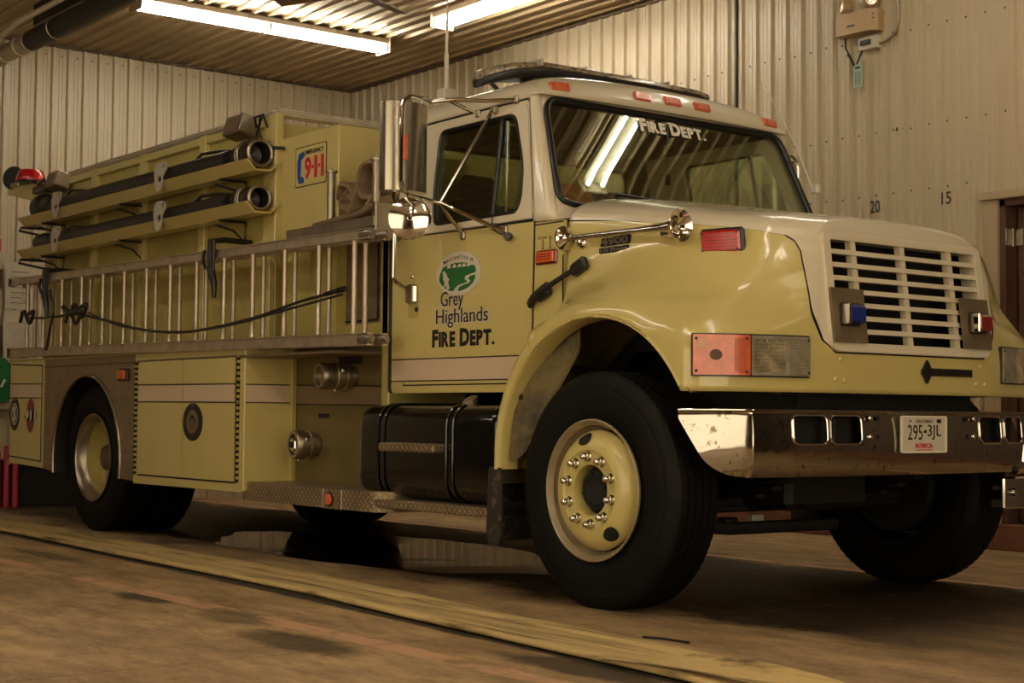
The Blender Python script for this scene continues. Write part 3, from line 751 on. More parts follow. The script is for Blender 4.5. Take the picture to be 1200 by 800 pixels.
# ---------------- bonnet and front wings: one lofted shell
ARC_C = (.03, .62); ARC_R = .655
ZR = [.95, 1.10, 1.22, 1.31, 1.38, 1.47, 1.58]
SIDE_X = [-.40, -.15, .10, .35, .52]
SIDE_W = [[1.2, 1.2, 1.2, 1.06, 1.0, .985, .975, .965],
          [1.2, 1.2, 1.2, 1.195, 1.11, 1.005, .962, .945],
          [1.2, 1.2, 1.2, 1.2, 1.135, 1.03, .953, .922],
          [1.2, 1.2, 1.195, 1.155, 1.075, .985, .912, .882],
          [1.2, 1.2, 1.18, 1.105, 1.01, .930, .862, .830]]
CORN = [[(.632, 1.185), (.638, 1.183), (.632, 1.14), (.632, 1.03), (.636, .93), (.64, .862), (.64, .800), (.635, .768)],
        [(.705, 1.075), (.710, 1.07), (.705, 1.01), (.700, .87), (.702, .80), (.704, .763), (.700, .718), (.690, .690)],
        [(.765, .88), (.770, .88), (.764, .84), (.752, .725), (.752, .69), (.752, .672), (.745, .640), (.732, .618)],
        [(.803, .70), (.806, .69), (.800, .665), (.792, .635), (.786, .615), (.78, .598), (.77, .580), (.756, .562)],
        [(.820, .56), (.824, .55), (.815, .545), (.805, .542), (.80, .54), (.79, .535), (.777, .53), (.762, .515)],
        [(.826, .35), (.830, .35), (.822, .35), (.812, .35), (.803, .35), (.793, .35), (.781, .35), (.768, .35)],
        [(.828, 0), (.832, 0), (.824, 0), (.814, 0), (.805, 0), (.795, 0), (.783, 0), (.770, 0)]]
SHZ = [1.80, 1.775, 1.745, 1.713, 1.69, 1.67, 1.655, 1.65, 1.652, 1.662, 1.672, 1.678]
SPX = [-.45, -.17, .08, .31, .45, .53, .57, .59, .60, .605, .607, .61]
SPZ = [1.925, 1.885, 1.842, 1.800, 1.775, 1.760, 1.752, 1.748, 1.746, 1.745, 1.745, 1.745]
def cr(p0, p1, p2, p3, t):
    return tuple(.5 * ((2 * b) + (-a + c) * t + (2 * a - 5 * b + 4 * c - d) * t * t + (-a + 3 * b - 3 * c + d) * t ** 3) for a, b, c, d in zip(p0, p1, p2, p3))
def crs(P, f):
    i = max(0, min(len(P) - 2, int(f))); t = f - i
    a = P[i - 1] if i > 0 else tuple(2 * x - y for x, y in zip(P[0], P[1]))
    d = P[i + 2] if i + 2 < len(P) else tuple(2 * x - y for x, y in zip(P[-1], P[-2]))
    return cr(a, P[i], P[i + 1], d, t)
COLS = []
for k in range(12):
    rows = []
    for r in range(8):
        if k < 5: x, y = SIDE_X[k], SIDE_W[k][r]
        else: x, y = CORN[k - 5][r]
        z = ZR[r] if r < 7 else SHZ[k] - .035
        if r == 6: z = min(1.58, SHZ[k] - .09)
        rows.append((x, y, z))
    xs, ys, _ = rows[-1]
    px, pz = SPX[k], SPZ[k]
    for (t, e) in ((.035, .30), (.10, .52), (.22, .70), (.40, .84), (.65, .95), (1., 1.)):
        rows.append((xs + (px - xs) * t, ys * (1 - t), SHZ[k] - .035 + (pz - SHZ[k] + .035) * e))
    COLS.append(rows)
NR = len(COLS[0])
def wrap(fc, fr):
    return crs([crs(c, fr) for c in COLS], fc) if False else None
NCI, NRI = 14, 7
def build_grid():
    nr = (NR - 1) * NRI + 1
    cols = [[crs(c, j / NRI) for j in range(nr)] for c in COLS]
    nc = 11 * NCI + 1
    return [[crs([cols[k][j] for k in range(12)], i / NCI) for j in range(nr)] for i in range(nc)], nc, nr
HG, NC, NRR = build_grid()
# metric length along the columns for the paint line
SL = [0.]
for i in range(1, NC):
    a, b = HG[i - 1][5 * NRI], HG[i][5 * NRI]; SL.append(SL[-1] + sqrt((a[0] - b[0]) ** 2 + (a[1] - b[1]) ** 2))
STR = [(0, 1.757), (1, 1.738), (2, 1.712), (3, 1.687), (4, 1.660), (5, 1.640), (6.0, 1.622), (6.6, 1.592), (7.0, 1.545), (7.35, 1.47), (7.8, 1.36), (8.3, 1.25), (8.7, 1.17), (9.2, 1.12), (11, 1.12)]
def sl(f): i = min(NC - 2, int(f * NCI)); t = f * NCI - i; return SL[i] * (1 - t) + SL[i + 1] * t
SP = [(sl(a), z) for a, z in STR]
def sdist(s, z):
    best = 9; sg = 1
    for (a, b) in zip(SP, SP[1:]):
        ax, ay = a; bx_, by = b; dx, dy = bx_ - ax, by - ay; L2 = dx * dx + dy * dy
        t = max(0, min(1, ((s - ax) * dx + (z - ay) * dy) / L2)); qx, qy = s - ax - t * dx, z - ay - t * dy; d = sqrt(qx * qx + qy * qy)
        if d < best: best = d; sg = 1 if (dx * qy - dy * qx) >= 0 else -1
    return best * sg
def hood_material():
    m, nt, b = newmat('two_tone_bonnet_paint')
    at = nt.nodes.new('ShaderNodeAttribute'); at.attribute_name = 'stripe'; d = at.outputs['Fac']
    n = ntex(nt, 1.5, 4, .55)
    c = nmix(nt, nramp(nt, d, -.0006, .0006), nmix(nt, n, tuple(x * .96 for x in YEL), YEL), nmix(nt, n, tuple(x * .97 for x in CRE), CRE))
    ln = nramp(nt, nmath(nt, 'ABSOLUTE', nmath(nt, 'SUBTRACT', d, .002)), .0042, .0032)
    c = nmix(nt, ln, c, (.012, .010, .008)); nt.links.new(c, b.inputs['Base Color'])
    b.inputs['Roughness'].default_value = .26; b.inputs['Coat Weight'].default_value = .6; b.inputs['Coat Roughness'].default_value = .05
    return m
M['hood'] = hood_material()
V = []; A = []; idx = {}
for sgn in (-1, 1):
    for i in range(NC):
        for j in range(NRR):
            x, y, z = HG[i][j]
            jz = z if j <= 7 * NRI + 2 else z + .06
            V.append((x, sgn * y, z)); A.append(sdist(SL[i], jz) if j <= 7 * NRI else .05)
            idx[(sgn, i, j)] = len(V) - 1
def inside(v): return v[1] * (1 if v[1] > 0 else -1) > .9 and v[0] < .64 and (v[0] - ARC_C[0]) ** 2 + (v[2] - ARC_C[1]) ** 2 < ARC_R ** 2
IN = [inside(v) for v in V]
snap = {}
for sgn in (-1, 1):
    for i in range(NC):
        for j in range(NRR):
            k = idx[(sgn, i, j)]
            if IN[k]:
                for (a, b) in ((i + 1, j), (i - 1, j), (i, j + 1), (i, j - 1), (i + 1, j + 1), (i - 1, j + 1), (i + 1, j - 1), (i - 1, j - 1)):
                    if (sgn, a, b) in idx and not IN[idx[(sgn, a, b)]]: snap[k] = idx[(sgn, a, b)]; break
for k in snap:
    x, y, z = V[k]; y = V[snap[k]][1]; dx, dz = x - ARC_C[0], z - ARC_C[1]; r = sqrt(dx * dx + dz * dz); V[k] = (ARC_C[0] + dx / r * ARC_R, y, ARC_C[1] + dz / r * ARC_R)
F = []
for sgn in (-1, 1):
    for i in range(NC - 1):
        for j in range(NRR - 1):
            q = [idx[(sgn, i, j)], idx[(sgn, i + 1, j)], idx[(sgn, i + 1, j + 1)], idx[(sgn, i, j + 1)]]
            if any(IN[k] and k not in snap for k in q): continue
            if all(k in snap for k in q): continue
            ym = abs(V[q[0]][1] + V[q[2]][1]) / 2; zm = (V[q[0]][2] + V[q[2]][2]) / 2; xm = (V[q[0]][0] + V[q[2]][0]) / 2
            if ym < .512 and 1.158 < zm < 1.618 and xm > .75: continue
            if sgn > 0: q.reverse()
            F.append(q)
used = sorted(set(k for f in F for k in f)); rm = {k: n for n, k in enumerate(used)}
# one mesh for both halves; weld the centre line
hood = link('hood', [V[k] for k in used], [tuple(rm[k] for k in f) for f in F], M['hood'], TR, smooth=50, attr=[A[k] for k in used])
bm = bmesh.new(); bm.from_mesh(hood.data); bmesh.ops.remove_doubles(bm, verts=bm.verts, dist=2e-4); bm.to_mesh(hood.data); bm.free()
hood.data.shade_smooth(); hood.data.set_sharp_from_angle(angle=radians(50))
sol = hood.modifiers.new('solid', 'SOLIDIFY'); sol.thickness = .006; sol.offset = -1

# wheel arch flare lips, inner arches, rear shut edge
for sgn in (-1, 1):
    def lip(u, v, sgn=sgn):
        a = radians(181 - 148 * v)
        wtop = .05 + .05 * sin(min(1, max(0, (a / pi))) * pi)
        f = max(0., min(1., (a - radians(33)) / radians(60)))          # fades into the wing at the front
        fd = min(1., max(0., (a - radians(58)) / radians(50))); fd = fd * fd * (3 - 2 * fd); w = .012 + (.033 + .045 * max(0, sin(a))) * fd
        sec = [(0., 1.09), (0.0, 1.185), (.006, 1.199), (.02, 1.205 + .004 * f), (w * .6, 1.204 + .003 * f), (w * .85, 1.196), (w, 1.17), (w + .005, 1.10), (w + .004, .985)]
        k = int(round(u * 8)); dr, y = sec[k]; y -= (1 - fd) * (.014 if k >= 4 else .0)
        r = ARC_R - .004 + dr; rx = r
        z = ARC_C[1] + rx * sin(a); x = ARC_C[0] + rx * cos(a)
        if x > -.1 and k >= 5: z -= 0
        if a > radians(175): z = .595 + (z - .62) * .3
        return (x, sgn * y, z)
    # only rear two thirds keep the full crest; the front third is a thin rolled edge
    g = G(); nn = 80; V = []; F = []
    g.grid(lambda u, v: lip(u, v * .84), 9, 70); 
    if sgn > 0: g.F = [tuple(reversed(f)) for f in g.F]
    g.out('wheel_arch_lip', M['yellow'], TR, smooth=60)
    g = G()
    def lip2(u, v, sgn=sgn):
        a = radians(120 - 88 * v); k = int(round(u * 3)); dr, y = [(-.002, 1.12), (-.004, 1.19), (.004, 1.204), (.018, 1.2)][k]
        return (ARC_C[0] + (ARC_R + dr) * cos(a), sgn * y, ARC_C[1] + (ARC_R + dr) * sin(a))
    g.grid(lip2, 4, 40)
    if sgn > 0: g.F = [tuple(reversed(f)) for f in g.F]
    g.out('wheel_arch_lip', M['yellow'], TR, smooth=60)
    # rear leg of the wing, down to the mud flap
    # liner
    g = G()
    def lin(u, v, sgn=sgn):
        a = radians(188 - 160 * v); r = ARC_R + .035 + .02 * sin(u * pi)
        return (ARC_C[0] + r * cos(a), sgn * (1.19 - .55 * u), ARC_C[1] + r * sin(a))
    g.grid(lin, 8, 40); g.out('wheel_arch_liner', M['liner'], TR, smooth=60)
    g = G()
    g.panel(rpoly([(-.60, .62), (-.52, .66), (-.22, 1.14), (-.22, 1.30), (-.40, 1.26), (-.56, 1.0)], .03), [], .006, lambda u, v, w, s=sgn: (u, s * (1.155 - .28 * (u + .6) + w), v))
    g.out('splash_panel', M['liner'], TR)
    g = G(); g.tube([(-.535, sgn * 1.13, .67), (-.235, sgn * 1.05, 1.14), (-.225, sgn * 1.045, 1.28)], .010, 8); g.out('panel_fold', M['liner'], TR)
    g = G(); g.lathe([(0, .014), (.006, .012), (.008, 0)], (-.44, sgn * 1.115, 1.17), (0, sgn, 0), 12); g.lathe([(0, .014), (.006, .012), (.008, 0)], (-.535, sgn * 1.14, .93), (0, sgn, 0), 12); g.out('plug', M['black'], TR)
    g = G(); g.panel(rpoly([(-.70, .60), (-.605, .60), (-.60, .28), (-.625, .235), (-.69, .235), (-.715, .30)], .02), [], .012, lambda u, v, w, s=sgn: (u, s * 1.19 - s * .0 + w, v))
    g.box(-.715, -.70, sgn * .9, sgn * 1.19, .25, .60, .004); g.out('mud_flap', M['mudflap'], TR)
    # inner closing panel and upper structure in the arch
    g = G(); g.panel([(-.9, .62), (-.9, 1.7), (.60, 1.6), (.66, .97), (.6, .97), (.5, 1.0), (.3, 1.15), (-.3, 1.15), (-.5, .9), (-.62, .62)], [], .01, lambda u, v, w, s=sgn: (u, s * .63 + w, v)); g.out('inner_wing', M['chassis'], TR, smooth=0)

# ---------------- grille frame and bars, on the sloping nose plane
def gx(z): return .836 - (z - 1.146) * .118
gmap = lambda u, v, w: (gx(v) + .006 + w, u, v)
g = G(); g.panel(rr(-.548, .548, 1.128, 1.645, .045), [rr(-.508, .508, 1.160, 1.615, .012)], .022, gmap); frame = g.out('grille', M['cream'], TR, smooth=30)
g = G(); g.panel(rr(-.508, .508, 1.160, 1.615, .01), [rr(-.502, .502, 1.166, 1.609, .008)], .085, lambda u, v, w: (gx(v) + .004 + w, u, v)); g.out('inner_surround', M['cream'], frame, smooth=30)
zs = [1.160 + (1.615 - 1.160) * k / 8 for k in range(1, 8)]
base = None
for z in zs:
    g = G(); g.panel([(-.506, -.011), (.506, -.011), (.506, .011), (-.506, .011)], [], .034, lambda u, v, w, z=z: (gx(z) + .000 + w + v * -.5, u, z + v), ); g.out('grille_bar', M['cream'], frame, smooth=0)
for y in (-.345, -.012, .325):
    g = G(); g.panel([(y - .017, 1.162), (y + .017, 1.162), (y + .017, 1.613), (y - .017, 1.613)], [], .030, lambda u, v, w: (gx(v) - .006 + w, u, v)); g.out('grille_post', M['cream'], frame, smooth=0)
G().box(.62, .66, -.56, .56, 1.0, 1.62, .01).out('radiator', M['gap'], TR, smooth=0)
for yy in (-.545, .52): G().box(.5, .70, yy, yy + .025, 1.0, 1.56).out('radiator_side_plate', M['gap'], TR, smooth=0)
# warning lights on brown plates
for sgn, lens, lab in ((-1, 'blue', 'blue warning light'), (1, 'darkred', 'dark red warning light')):
    y0, y1 = sorted((sgn * .335, sgn * .548))
    pl = G().panel(rr(y0, y1, 1.165, 1.398, .004), [], .006, lambda u, v, w: (gx(v) + .020 + w, u, v)).out('light_plate', M['alu_dark'], TR, smooth=0)
    yc = sgn * .445
    b = G().box(gx(1.28) + .018, gx(1.28) + .040, yc - .062, yc + .062, 1.235, 1.335, .008).out('light_base', M['black'], pl)
    G().box(gx(1.28) + .040, gx(1.28) + .078, yc - .052, yc + .054, 1.246, 1.324, .012).out('light_lens', M[lens], pl, label=lab)
    G().box(gx(1.28) + .036, gx(1.28) + .082, yc - .064, yc - .050, 1.240, 1.330, .005).out('light_bezel', M['chrome'], pl, label='chrome edge of the light')
# rivets and the black arrow badge
g = None
for (y, z) in ((-.487, 1.092), (-.515, 1.008), (-.465, 1.004), (.487, 1.085), (.455, 1.005), (.525, 1.003)):
    xx = .826 + (.001 if abs(y) < .5 else -.002)
    if g is None: rv = G().lathe([(0, .012), (.004, .011), (.008, .006), (.009, 0)], (xx, y, z), (1, 0, 0), 14).out('rivet', M['yellow'], TR)
    else: inst(rv, (xx + .0045, y, z), TR)
    g = 1
bad = G().panel(rpoly([(.045, 1.053), (.085, .998), (.125, 1.053), (.085, 1.108)], .006), [rpoly([(.068, 1.053), (.085, 1.030), (.102, 1.053), (.085, 1.076)], .003)], .010, front(.842)).out('nose_badge', M['black'], TR, smooth=0)
g = G(); g.box(.828, .840, .112, .415, 1.036, 1.070, .002); g.box(.829, .838, .05, .12, 1.04, 1.066, .001); g.out('badge_bar', M['black'], bad, smooth=0)
g = G(); text_into(g, 'INTERNATIONAL', lambda u, v, w: (.8402 + w, u, v), .14, .405, 1.044, 1.062, .012, t=.001); g.out('badge_lettering', M['chassis'], bad, smooth=0)

# ---------------- head lamp clusters
def lamp_pt(s, sgn):      # s: 0 at the inner end .. 1 at the outer end, following the wing in plan
    P = [(.806, .664), (.790, .78), (.764, .885), (.735, 1.00), (.690, 1.10), (.640, 1.184)]
    f = s * 5; x, y = crs(P, f); x2, y2 = crs(P, min(5, f + .01)); x1, y1 = crs(P, max(0, f - .01)); d = Vector((x2 - x1, y2 - y1)).normalized(); nx, ny = d.y, -d.x
    return x, y, nx, ny
def lmap(sgn, off=0.):
    def f(u, v, w):
        x, y, nx, ny = lamp_pt(u, sgn); return (x + nx * (w + off), sgn * (y + ny * (w + off)), v)
    return f
def mirrorG(g, sgn):
    if sgn > 0: pass
    else: g.F = [tuple(reversed(f)) for f in g.F]
    return g
Z0L, Z1L = 1.016, 1.180
for sgn in (-1, 1):
    cu = [k / 20 for k in range(1, 20)]
    hb = mirrorG(G().panel(rr(-.005, 1.0, Z0L - .006, Z1L + .006, .01), [], .012, lmap(sgn, .012), cu), sgn).out('headlamp_cluster', M['black'], TR)
    amb = mirrorG(G().panel(rr(.535, .992, Z0L, Z1L, .010), [], .008, lmap(sgn, .022), cu), sgn).out('turn_signal_lens', M['amber'], hb, label='amber turn signal lens')
    g = G()
    for k in range(9): mirrorG(g.panel([(.57 + k * .010, Z0L + .012), (.574 + k * .010, Z0L + .012), (.574 + k * .010, Z1L - .012), (.57 + k * .010, Z1L - .012)], [], .002, lmap(sgn, .0245)), 1)
    mirrorG(g, sgn).out('lens_ribs', M['orange'], hb, smooth=0)
    g = G(); mirrorG(g.panel(ell(.80, (Z0L + Z1L) / 2, .05, .022, 20), [], .002, lmap(sgn, .0245)), sgn).out('bulb', M['woodframe'], hb, label='dark bulb seen through the amber lens')
    g = G(); mirrorG(g.panel(rr(.88, .955, Z1L - .055, Z1L - .015, .004), [], .002, lmap(sgn, .0245)), sgn).out('lamp_label', M['palelabel'], hb, smooth=0)
    g = G(); mirrorG(g.panel(rr(.012, .525, Z0L, Z1L, .008), [rr(.225, .505, Z0L + .014, Z1L - .014, .02)], .008, lmap(sgn, .022), cu), sgn).out('lamp_bezel', M['clearlens'], hb)
    g = G(); mirrorG(g.panel(rr(.222, .508, Z0L + .012, Z1L - .012, .02), [], .003, lmap(sgn, .015), cu), sgn).out('headlamp_glass', M['headglass'], hb)
    g = G()
    for k in range(8):
        v0 = Z0L + .022 + k * .0155; mirrorG(g.panel([(.228, v0), (.50, v0), (.50, v0 + .003), (.228, v0 + .003)], [], .003, lmap(sgn, .0185), cu), 1)
    mirrorG(g, sgn).out('headlamp_flutes', M['clearlens'], hb, smooth=0)
    g = G()
    for k in range(12):
        v0 = Z0L + .010 + k * .0125; mirrorG(g.panel([(.03, v0), (.205, v0), (.205, v0 + .006), (.03, v0 + .006)], [], .003, lmap(sgn, .0245), cu), 1)
    mirrorG(g, sgn).out('side_lens_ribs', M['clearlens'], hb, smooth=0)
    for (u, v) in ((.03, Z0L + .014), (.03, Z1L - .014), (.965, Z0L + .016), (.965, Z1L - .016), (.565, Z0L + .014), (.565, Z1L - .014)):
        p = lmap(sgn, .023)(u, v, 0); G().lathe([(0, .0065), (.003, .006), (.004, 0)], p, (1, sgn * .35, 0), 10).out('screw', M['black'], hb)

# ---------------- bumper
def bplan(s):
    P = [(.545, 1.165), (.80, 1.015), (.845, .86), (.868, .55), (.876, .25), (.878, 0)]
    return P
BP = [(.545, 1.165), (.80, 1.02), (.815, 1.0), (.85, .80), (.868, .55), (.877, .25), (.878, 0.0)]
BL = [0.]
for a, b in zip(BP, BP[1:]): BL.append(BL[-1] + sqrt((a[0] - b[0]) ** 2 + (a[1] - b[1]) ** 2))
BT = BL[-1]
def bpt(s):
    sg = -1 if s < 0 else 1; d = BT - abs(s)
    for i in range(len(BP) - 1):
        if d <= BL[i + 1] or i == len(BP) - 2:
            t = (d - BL[i]) / (BL[i + 1] - BL[i]); x = BP[i][0] * (1 - t) + BP[i + 1][0] * t; y = BP[i][1] * (1 - t) + BP[i + 1][1] * t
            dx, dy = BP[i + 1][0] - BP[i][0], BP[i + 1][1] - BP[i][1]; L = sqrt(dx * dx + dy * dy); return x, sg * y, -dy / L, sg * dx / L
def bmapf(u, v, w):
    x, y, nx, ny = bpt(u); zc = (v - .74) / .14; roll = -.014 * zc * zc - .010 * max(0, abs(zc) - .8) ** 2 * 12
    return (x + nx * (w + roll), y + ny * (w + roll), v)
# s for a given y on the front: BT - length; near the centre s ~ y
out = [(-BT, .878), (-BT, .84), (-BT + .115, .655), (-BT + .20, .607), (-BT + .30, .600), (BT - .30, .600), (BT - .20, .607), (BT - .115, .655), (BT, .84), (BT, .878)]
slots = []
for (a, b) in ((-.805, -.612), (-.590, -.405), (.425, .595), (.628, .775)):
    slots.append(rr(a, b, .735, .856, .03))
cu = [-BT + l for l in BL[1:-1]] + [BT - l for l in BL[1:-1]] + [k * .1 for k in range(-11, 12)]
g = G(); g.panel(rpoly(out, [.01, .01, .08, .05, .03, .03, .05, .08, .01, .01]), slots, .005, bmapf, cu, [.625, .65, .70, .78, .83, .85, .865])
bump = g.out('front_bumper', M['bumperchrome'], TR, smooth=25)
g = G(); g.panel([(-BT, .0), (BT, .0), (BT, .055), (-BT, .055)], [], .004, lambda u, v, w: tuple(a - b for a, b in zip((bpt(u)[0], bpt(u)[1], .877 + w), (bpt(u)[2] * v, bpt(u)[3] * v, 0))), cu)
g.out('bumper_top_flange', M['chrome'], bump, smooth=25)
for s_ in slots:
    g = G(); pts = [bmapf(u, v, .002) for u, v in s_]; g.tube(pts, .0055, 8, closed=True); g.out('slot_rim', M['chrome'], bump)
for (a, b) in ((-.82, -.39), (.41, .79)):
    g = G(); g.panel([(a, .70), (b, .70), (b, .87), (a, .87)], [], .004, lambda u, v, w: (bpt(u)[0] - .07 + w, bpt(u)[1], v)); g.out('slot_backing', M['gap'], bump, smooth=0)
for s_ in (-.350, .375):
    for z in (.845, .765):
        x, y, nx, ny = bpt(s_); G().lathe([(0, .015), (.004, .014), (.009, .008), (.011, 0)], (x, y, z), (nx, ny, 0), 16).out('bumper_bolt', M['chrome'], bump)
        x, y, nx, ny = bpt(s_ * .86); G().lathe([(0, .011), (.002, .010), (.002, 0)], (x, y, z), (nx, ny, 0), 16).out('bumper_hole', M['gap'], bump)
# licence plate
pm_ = lambda u, v, w: (.893 + w, u, v)
g = G(); g.panel(rr(-.168, .148, .695, .857, .012), [], .006, pm_); plate = g.out('licence_plate', M['plate'], TR, smooth=0)
g = G(); g.panel(rr(-.168, .148, .695, .857, .012), [rr(-.160, .140, .702, .850, .01)], .004, lambda u, v, w: (.897 + w, u, v)); g.out('plate_frame', M['white'], plate, smooth=0)
pt = lambda u, v, w: (.8932 + w, u, v)
g = G(); text_into(g, '295', pt, -.122, -.022, .752, .818, .0); text_into(g, '3JL', pt, .014, .110, .752, .818, .0)
g.panel(rpoly([(-.012, .782), (.008, .782), (.008, .790), (-.002, .797), (-.012, .790)], .001), [], .001, lambda u, v, w: pt(u, v, w + .001)); g.out('plate_number', M['blacktext'], plate, smooth=0)
g = G(); text_into(g, 'ONTARIO', pt, -.070, .050, .826, .840, .01); g.out('plate_province', M['blacktext'], plate, smooth=0)
g = G(); text_into(g, 'ROBICA', pt, -.070, .050, .716, .737, .035); g.box(.8932, .8940, -.068, .048, .706, .710); g.out('plate_dealer_name', M['redtext'], plate, smooth=0)
g = G(); g.box(.8932, .8944, .078, .110, .826, .842, .001); g.panel(ell(-.105, .834, .006, .005, 10), [], .001, lambda u, v, w: pt(u, v, w + .001)); g.out('plate_sticker', M['blacktext'], plate, smooth=0)
# chromed tow bracket beside the far end of the bumper, and box under it
g = G(); g.box(.60, .68, .88, 1.10, .41, .565, .008); g.lathe([(0, .022), (.02, .02), (.022, 0)], (.68, .955, .49), (1, 0, 0), 14)
bk = g.out('chrome_bracket', M['chrome'], TR)
g = G(); g.tube([(.80, .80, .70), (.84, .80, .72), (.84, .80, .63), (.80, .80, .61)], .018, 10); g.tube([(.80, .86, .70), (.84, .86, .72), (.84, .86, .63), (.80, .86, .61)], .018, 10); g.tube([(.83, .74, .615), (.85, .95, .64)], .03, 12); g.out('bumper_guide', M['chrome'], TR)

# ---------------- cab
CY = .99
def cside(z):   # half width of the cab side at height z
    return CY if z < 1.80 else CY - (z - 1.80) * .165
def door_map(sgn, off=0.):
    return lambda u, v, w: (u, sgn * (cside(v) + off + w), v)
def wsx(z): return -.754 + .402 * (2.413 - z)
def wsw(z): return .838 + .15 * (2.413 - z)
def shut(z): return -.632 + (.0 if z < 1.8 else -(z - 1.8) * .215) - (.03 * (1.77 - z) / .5 if z < 1.77 else 0)
for sgn in (-1, 1):
    fl = (lambda g: mirrorG(g, -sgn))
    near = sgn < 0
    # lower side, cut to the wheel arch
    arc = [(ARC_C[0] + .70 * cos(radians(a)), ARC_C[1] + .70 * sin(radians(a))) for a in range(150, 126, -4)]
    lower = [(-1.865, .958), (-.648, .958)] + [p for p in arc if p[0] < -.40 and p[1] > .97] + [(-.409, 1.20), (-.409, 1.765), (-1.865, 1.790)]
    rl = [.03] + [0.004] * (len(lower) - 2) + [.004]
    g = G(); g.panel(rpoly(lower, rl, 4), [], .02, door_map(sgn), (), ()); cabside = fl(g).out('cab_side_panel', M['yellow'], TR, smooth=30)
    g = G(); g.panel([(-.43, 1.2), (-.43, 1.765), (-.38, 1.765), (-.38, 1.2)], [], .01, lambda u, v, w, s=sgn: (u, s * (.958 + w), v)); fl(g).out('cowl_edge', M['gap'], TR, smooth=0)
    # door skin slightly proud of it
    dz = 1.787
    g = G(); g.panel(rpoly([(-1.745, 1.003), (-.695, 1.003), (-.66, 1.10), (-.642, 1.28), (-.632, dz - .008), (-1.745, dz)], [.03, .02, .0, .0, .004, .004], 4), [], .012, door_map(sgn, .006)); door_ = fl(g).out('cab_door', M['yellow'], TR, smooth=30)
    # stripes
    g = G(); g.panel([(-1.742, 1.025), (-.685, 1.020), (-.658, 1.128), (-1.742, 1.135)], [], .002, door_map(sgn, .0078)); fl(g).out('cream_stripe', M['stripe'], door_, smooth=0)
    g = G(); g.panel([(-1.862, 1.025), (-1.750, 1.025), (-1.750, 1.135), (-1.862, 1.135)], [], .002, door_map(sgn, .0018)); fl(g).out('cream_stripe', M['stripe'], cabside, smooth=0)
    for z in (1.022, 1.137):
        fl(G().panel([(-1.862, z - .003), (-1.750, z - .003), (-1.750, z + .003), (-1.862, z + .003)], [], .002, door_map(sgn, .0022))).out('pinstripe', M['black_line'], cabside, smooth=0)
        fl(G().panel([(-1.742, z - .003), (-.68 + (z - 1.02) * .2, z - .006), (-.68 + (z - 1.02) * .2, z + .000), (-1.742, z + .003)], [], .002, door_map(sgn, .0082))).out('pinstripe', M['black_line'], door_, smooth=0)
    fl(G().panel([(-1.862, 1.789), (-.632, 1.775), (-.632, 1.782), (-1.862, 1.796)], [], .002, door_map(sgn, .0085))).out('pinstripe', M['black_line'], door_, smooth=0)
    fl(G().panel([(-.628, 1.753), (-.41, 1.755), (-.41, 1.761), (-.628, 1.760)], [], .002, door_map(sgn, .0022))).out('pinstripe', M['black_line'], cabside, smooth=0)
    # shut lines
    g = G()
    g.panel([(-1.752, 1.0), (-1.744, 1.0), (-1.744, dz), (-1.752, dz)], [], .002, door_map(sgn, .0005))
    g.panel([(-1.75, .996), (-.695, .996), (-.695, 1.004), (-1.75, 1.004)], [], .002, door_map(sgn, .0005))
    pts = [(-.652, 1.15), (-.640, 1.28), (-.630, 1.79)]
    g.panel([(-.416, 1.30), (-.408, 1.30), (-.408, 1.60), (-.416, 1.60)], [], .002, door_map(sgn, .0025))
    for a, b in zip(pts, pts[1:]): g.panel([(a[0], a[1]), (a[0] + .008, a[1]), (b[0] + .008, b[1]), (b[0], b[1])], [], .002, door_map(sgn, .0025))
    fl(g).out('door_gap', M['gap'], cabside, smooth=0)
    # upper cab side: window frame with rounded opening
    win = rpoly([(-1.482, 1.835), (-.775, 1.835), (-.752, 1.90), (-.768, 2.06), (-.895, 2.345), (-1.545, 2.345), (-1.525, 2.0)], [.05, .05, .04, .2, .06, .05, .2], 6)
    ft = [(-.640, 1.792), (-.672, 1.95), (-.745, 2.20), (-.795, 2.385)]
    outer = [(-1.865, 1.792)] + ft + [(-.84, 2.425), (-1.865, 2.425)]
    g = G(); g.panel(rpoly(outer, [0, 0, 0, 0, .02, .02, .04], 4), [win], .025, door_map(sgn), (), (1.9, 2.0, 2.1, 2.2, 2.3)); upper = fl(g).out('cab_upper_side', M['cream'], TR, smooth=30)
    # door upper frame, slightly proud
    win2 = rpoly([(-1.482, 1.835), (-.775, 1.835), (-.752, 1.90), (-.768, 2.06), (-.895, 2.345), (-1.545, 2.345), (-1.525, 2.0)], [.05, .05, .04, .2, .06, .05, .2], 6)
    g = G(); g.panel(rpoly([(-1.745, 1.796), (-.652, 1.796), (-.684, 1.95), (-.757, 2.20), (-.812, 2.395), (-1.64, 2.395), (-1.72, 2.2)], [0, 0, 0, 0, .05, .06, .1], 5), [win2], .012, door_map(sgn, .006)); fl(g).out('door_window_frame', M['cream'], door_, smooth=30)
    # rubber seal, glass, divider bar
    g = G(); g.tube([door_map(sgn, -.001)(u, v, 0) for u, v in win], .011, 8, closed=True); fl(g).out('window_seal', M['glass_black'], door_)
    g = G(); g.panel(win, [], .005, door_map(sgn, -.010)); fl(g).out('side_window', M['glass'], TR, smooth=0)
    g = G(); P0 = door_map(sgn, -.006)(-.985, 1.84, 0); P1 = door_map(sgn, -.006)(-1.015, 2.345, 0); g.tube([P0, P1], .011, 8); fl(g).out('window_divider', M['glass_black'], door_)
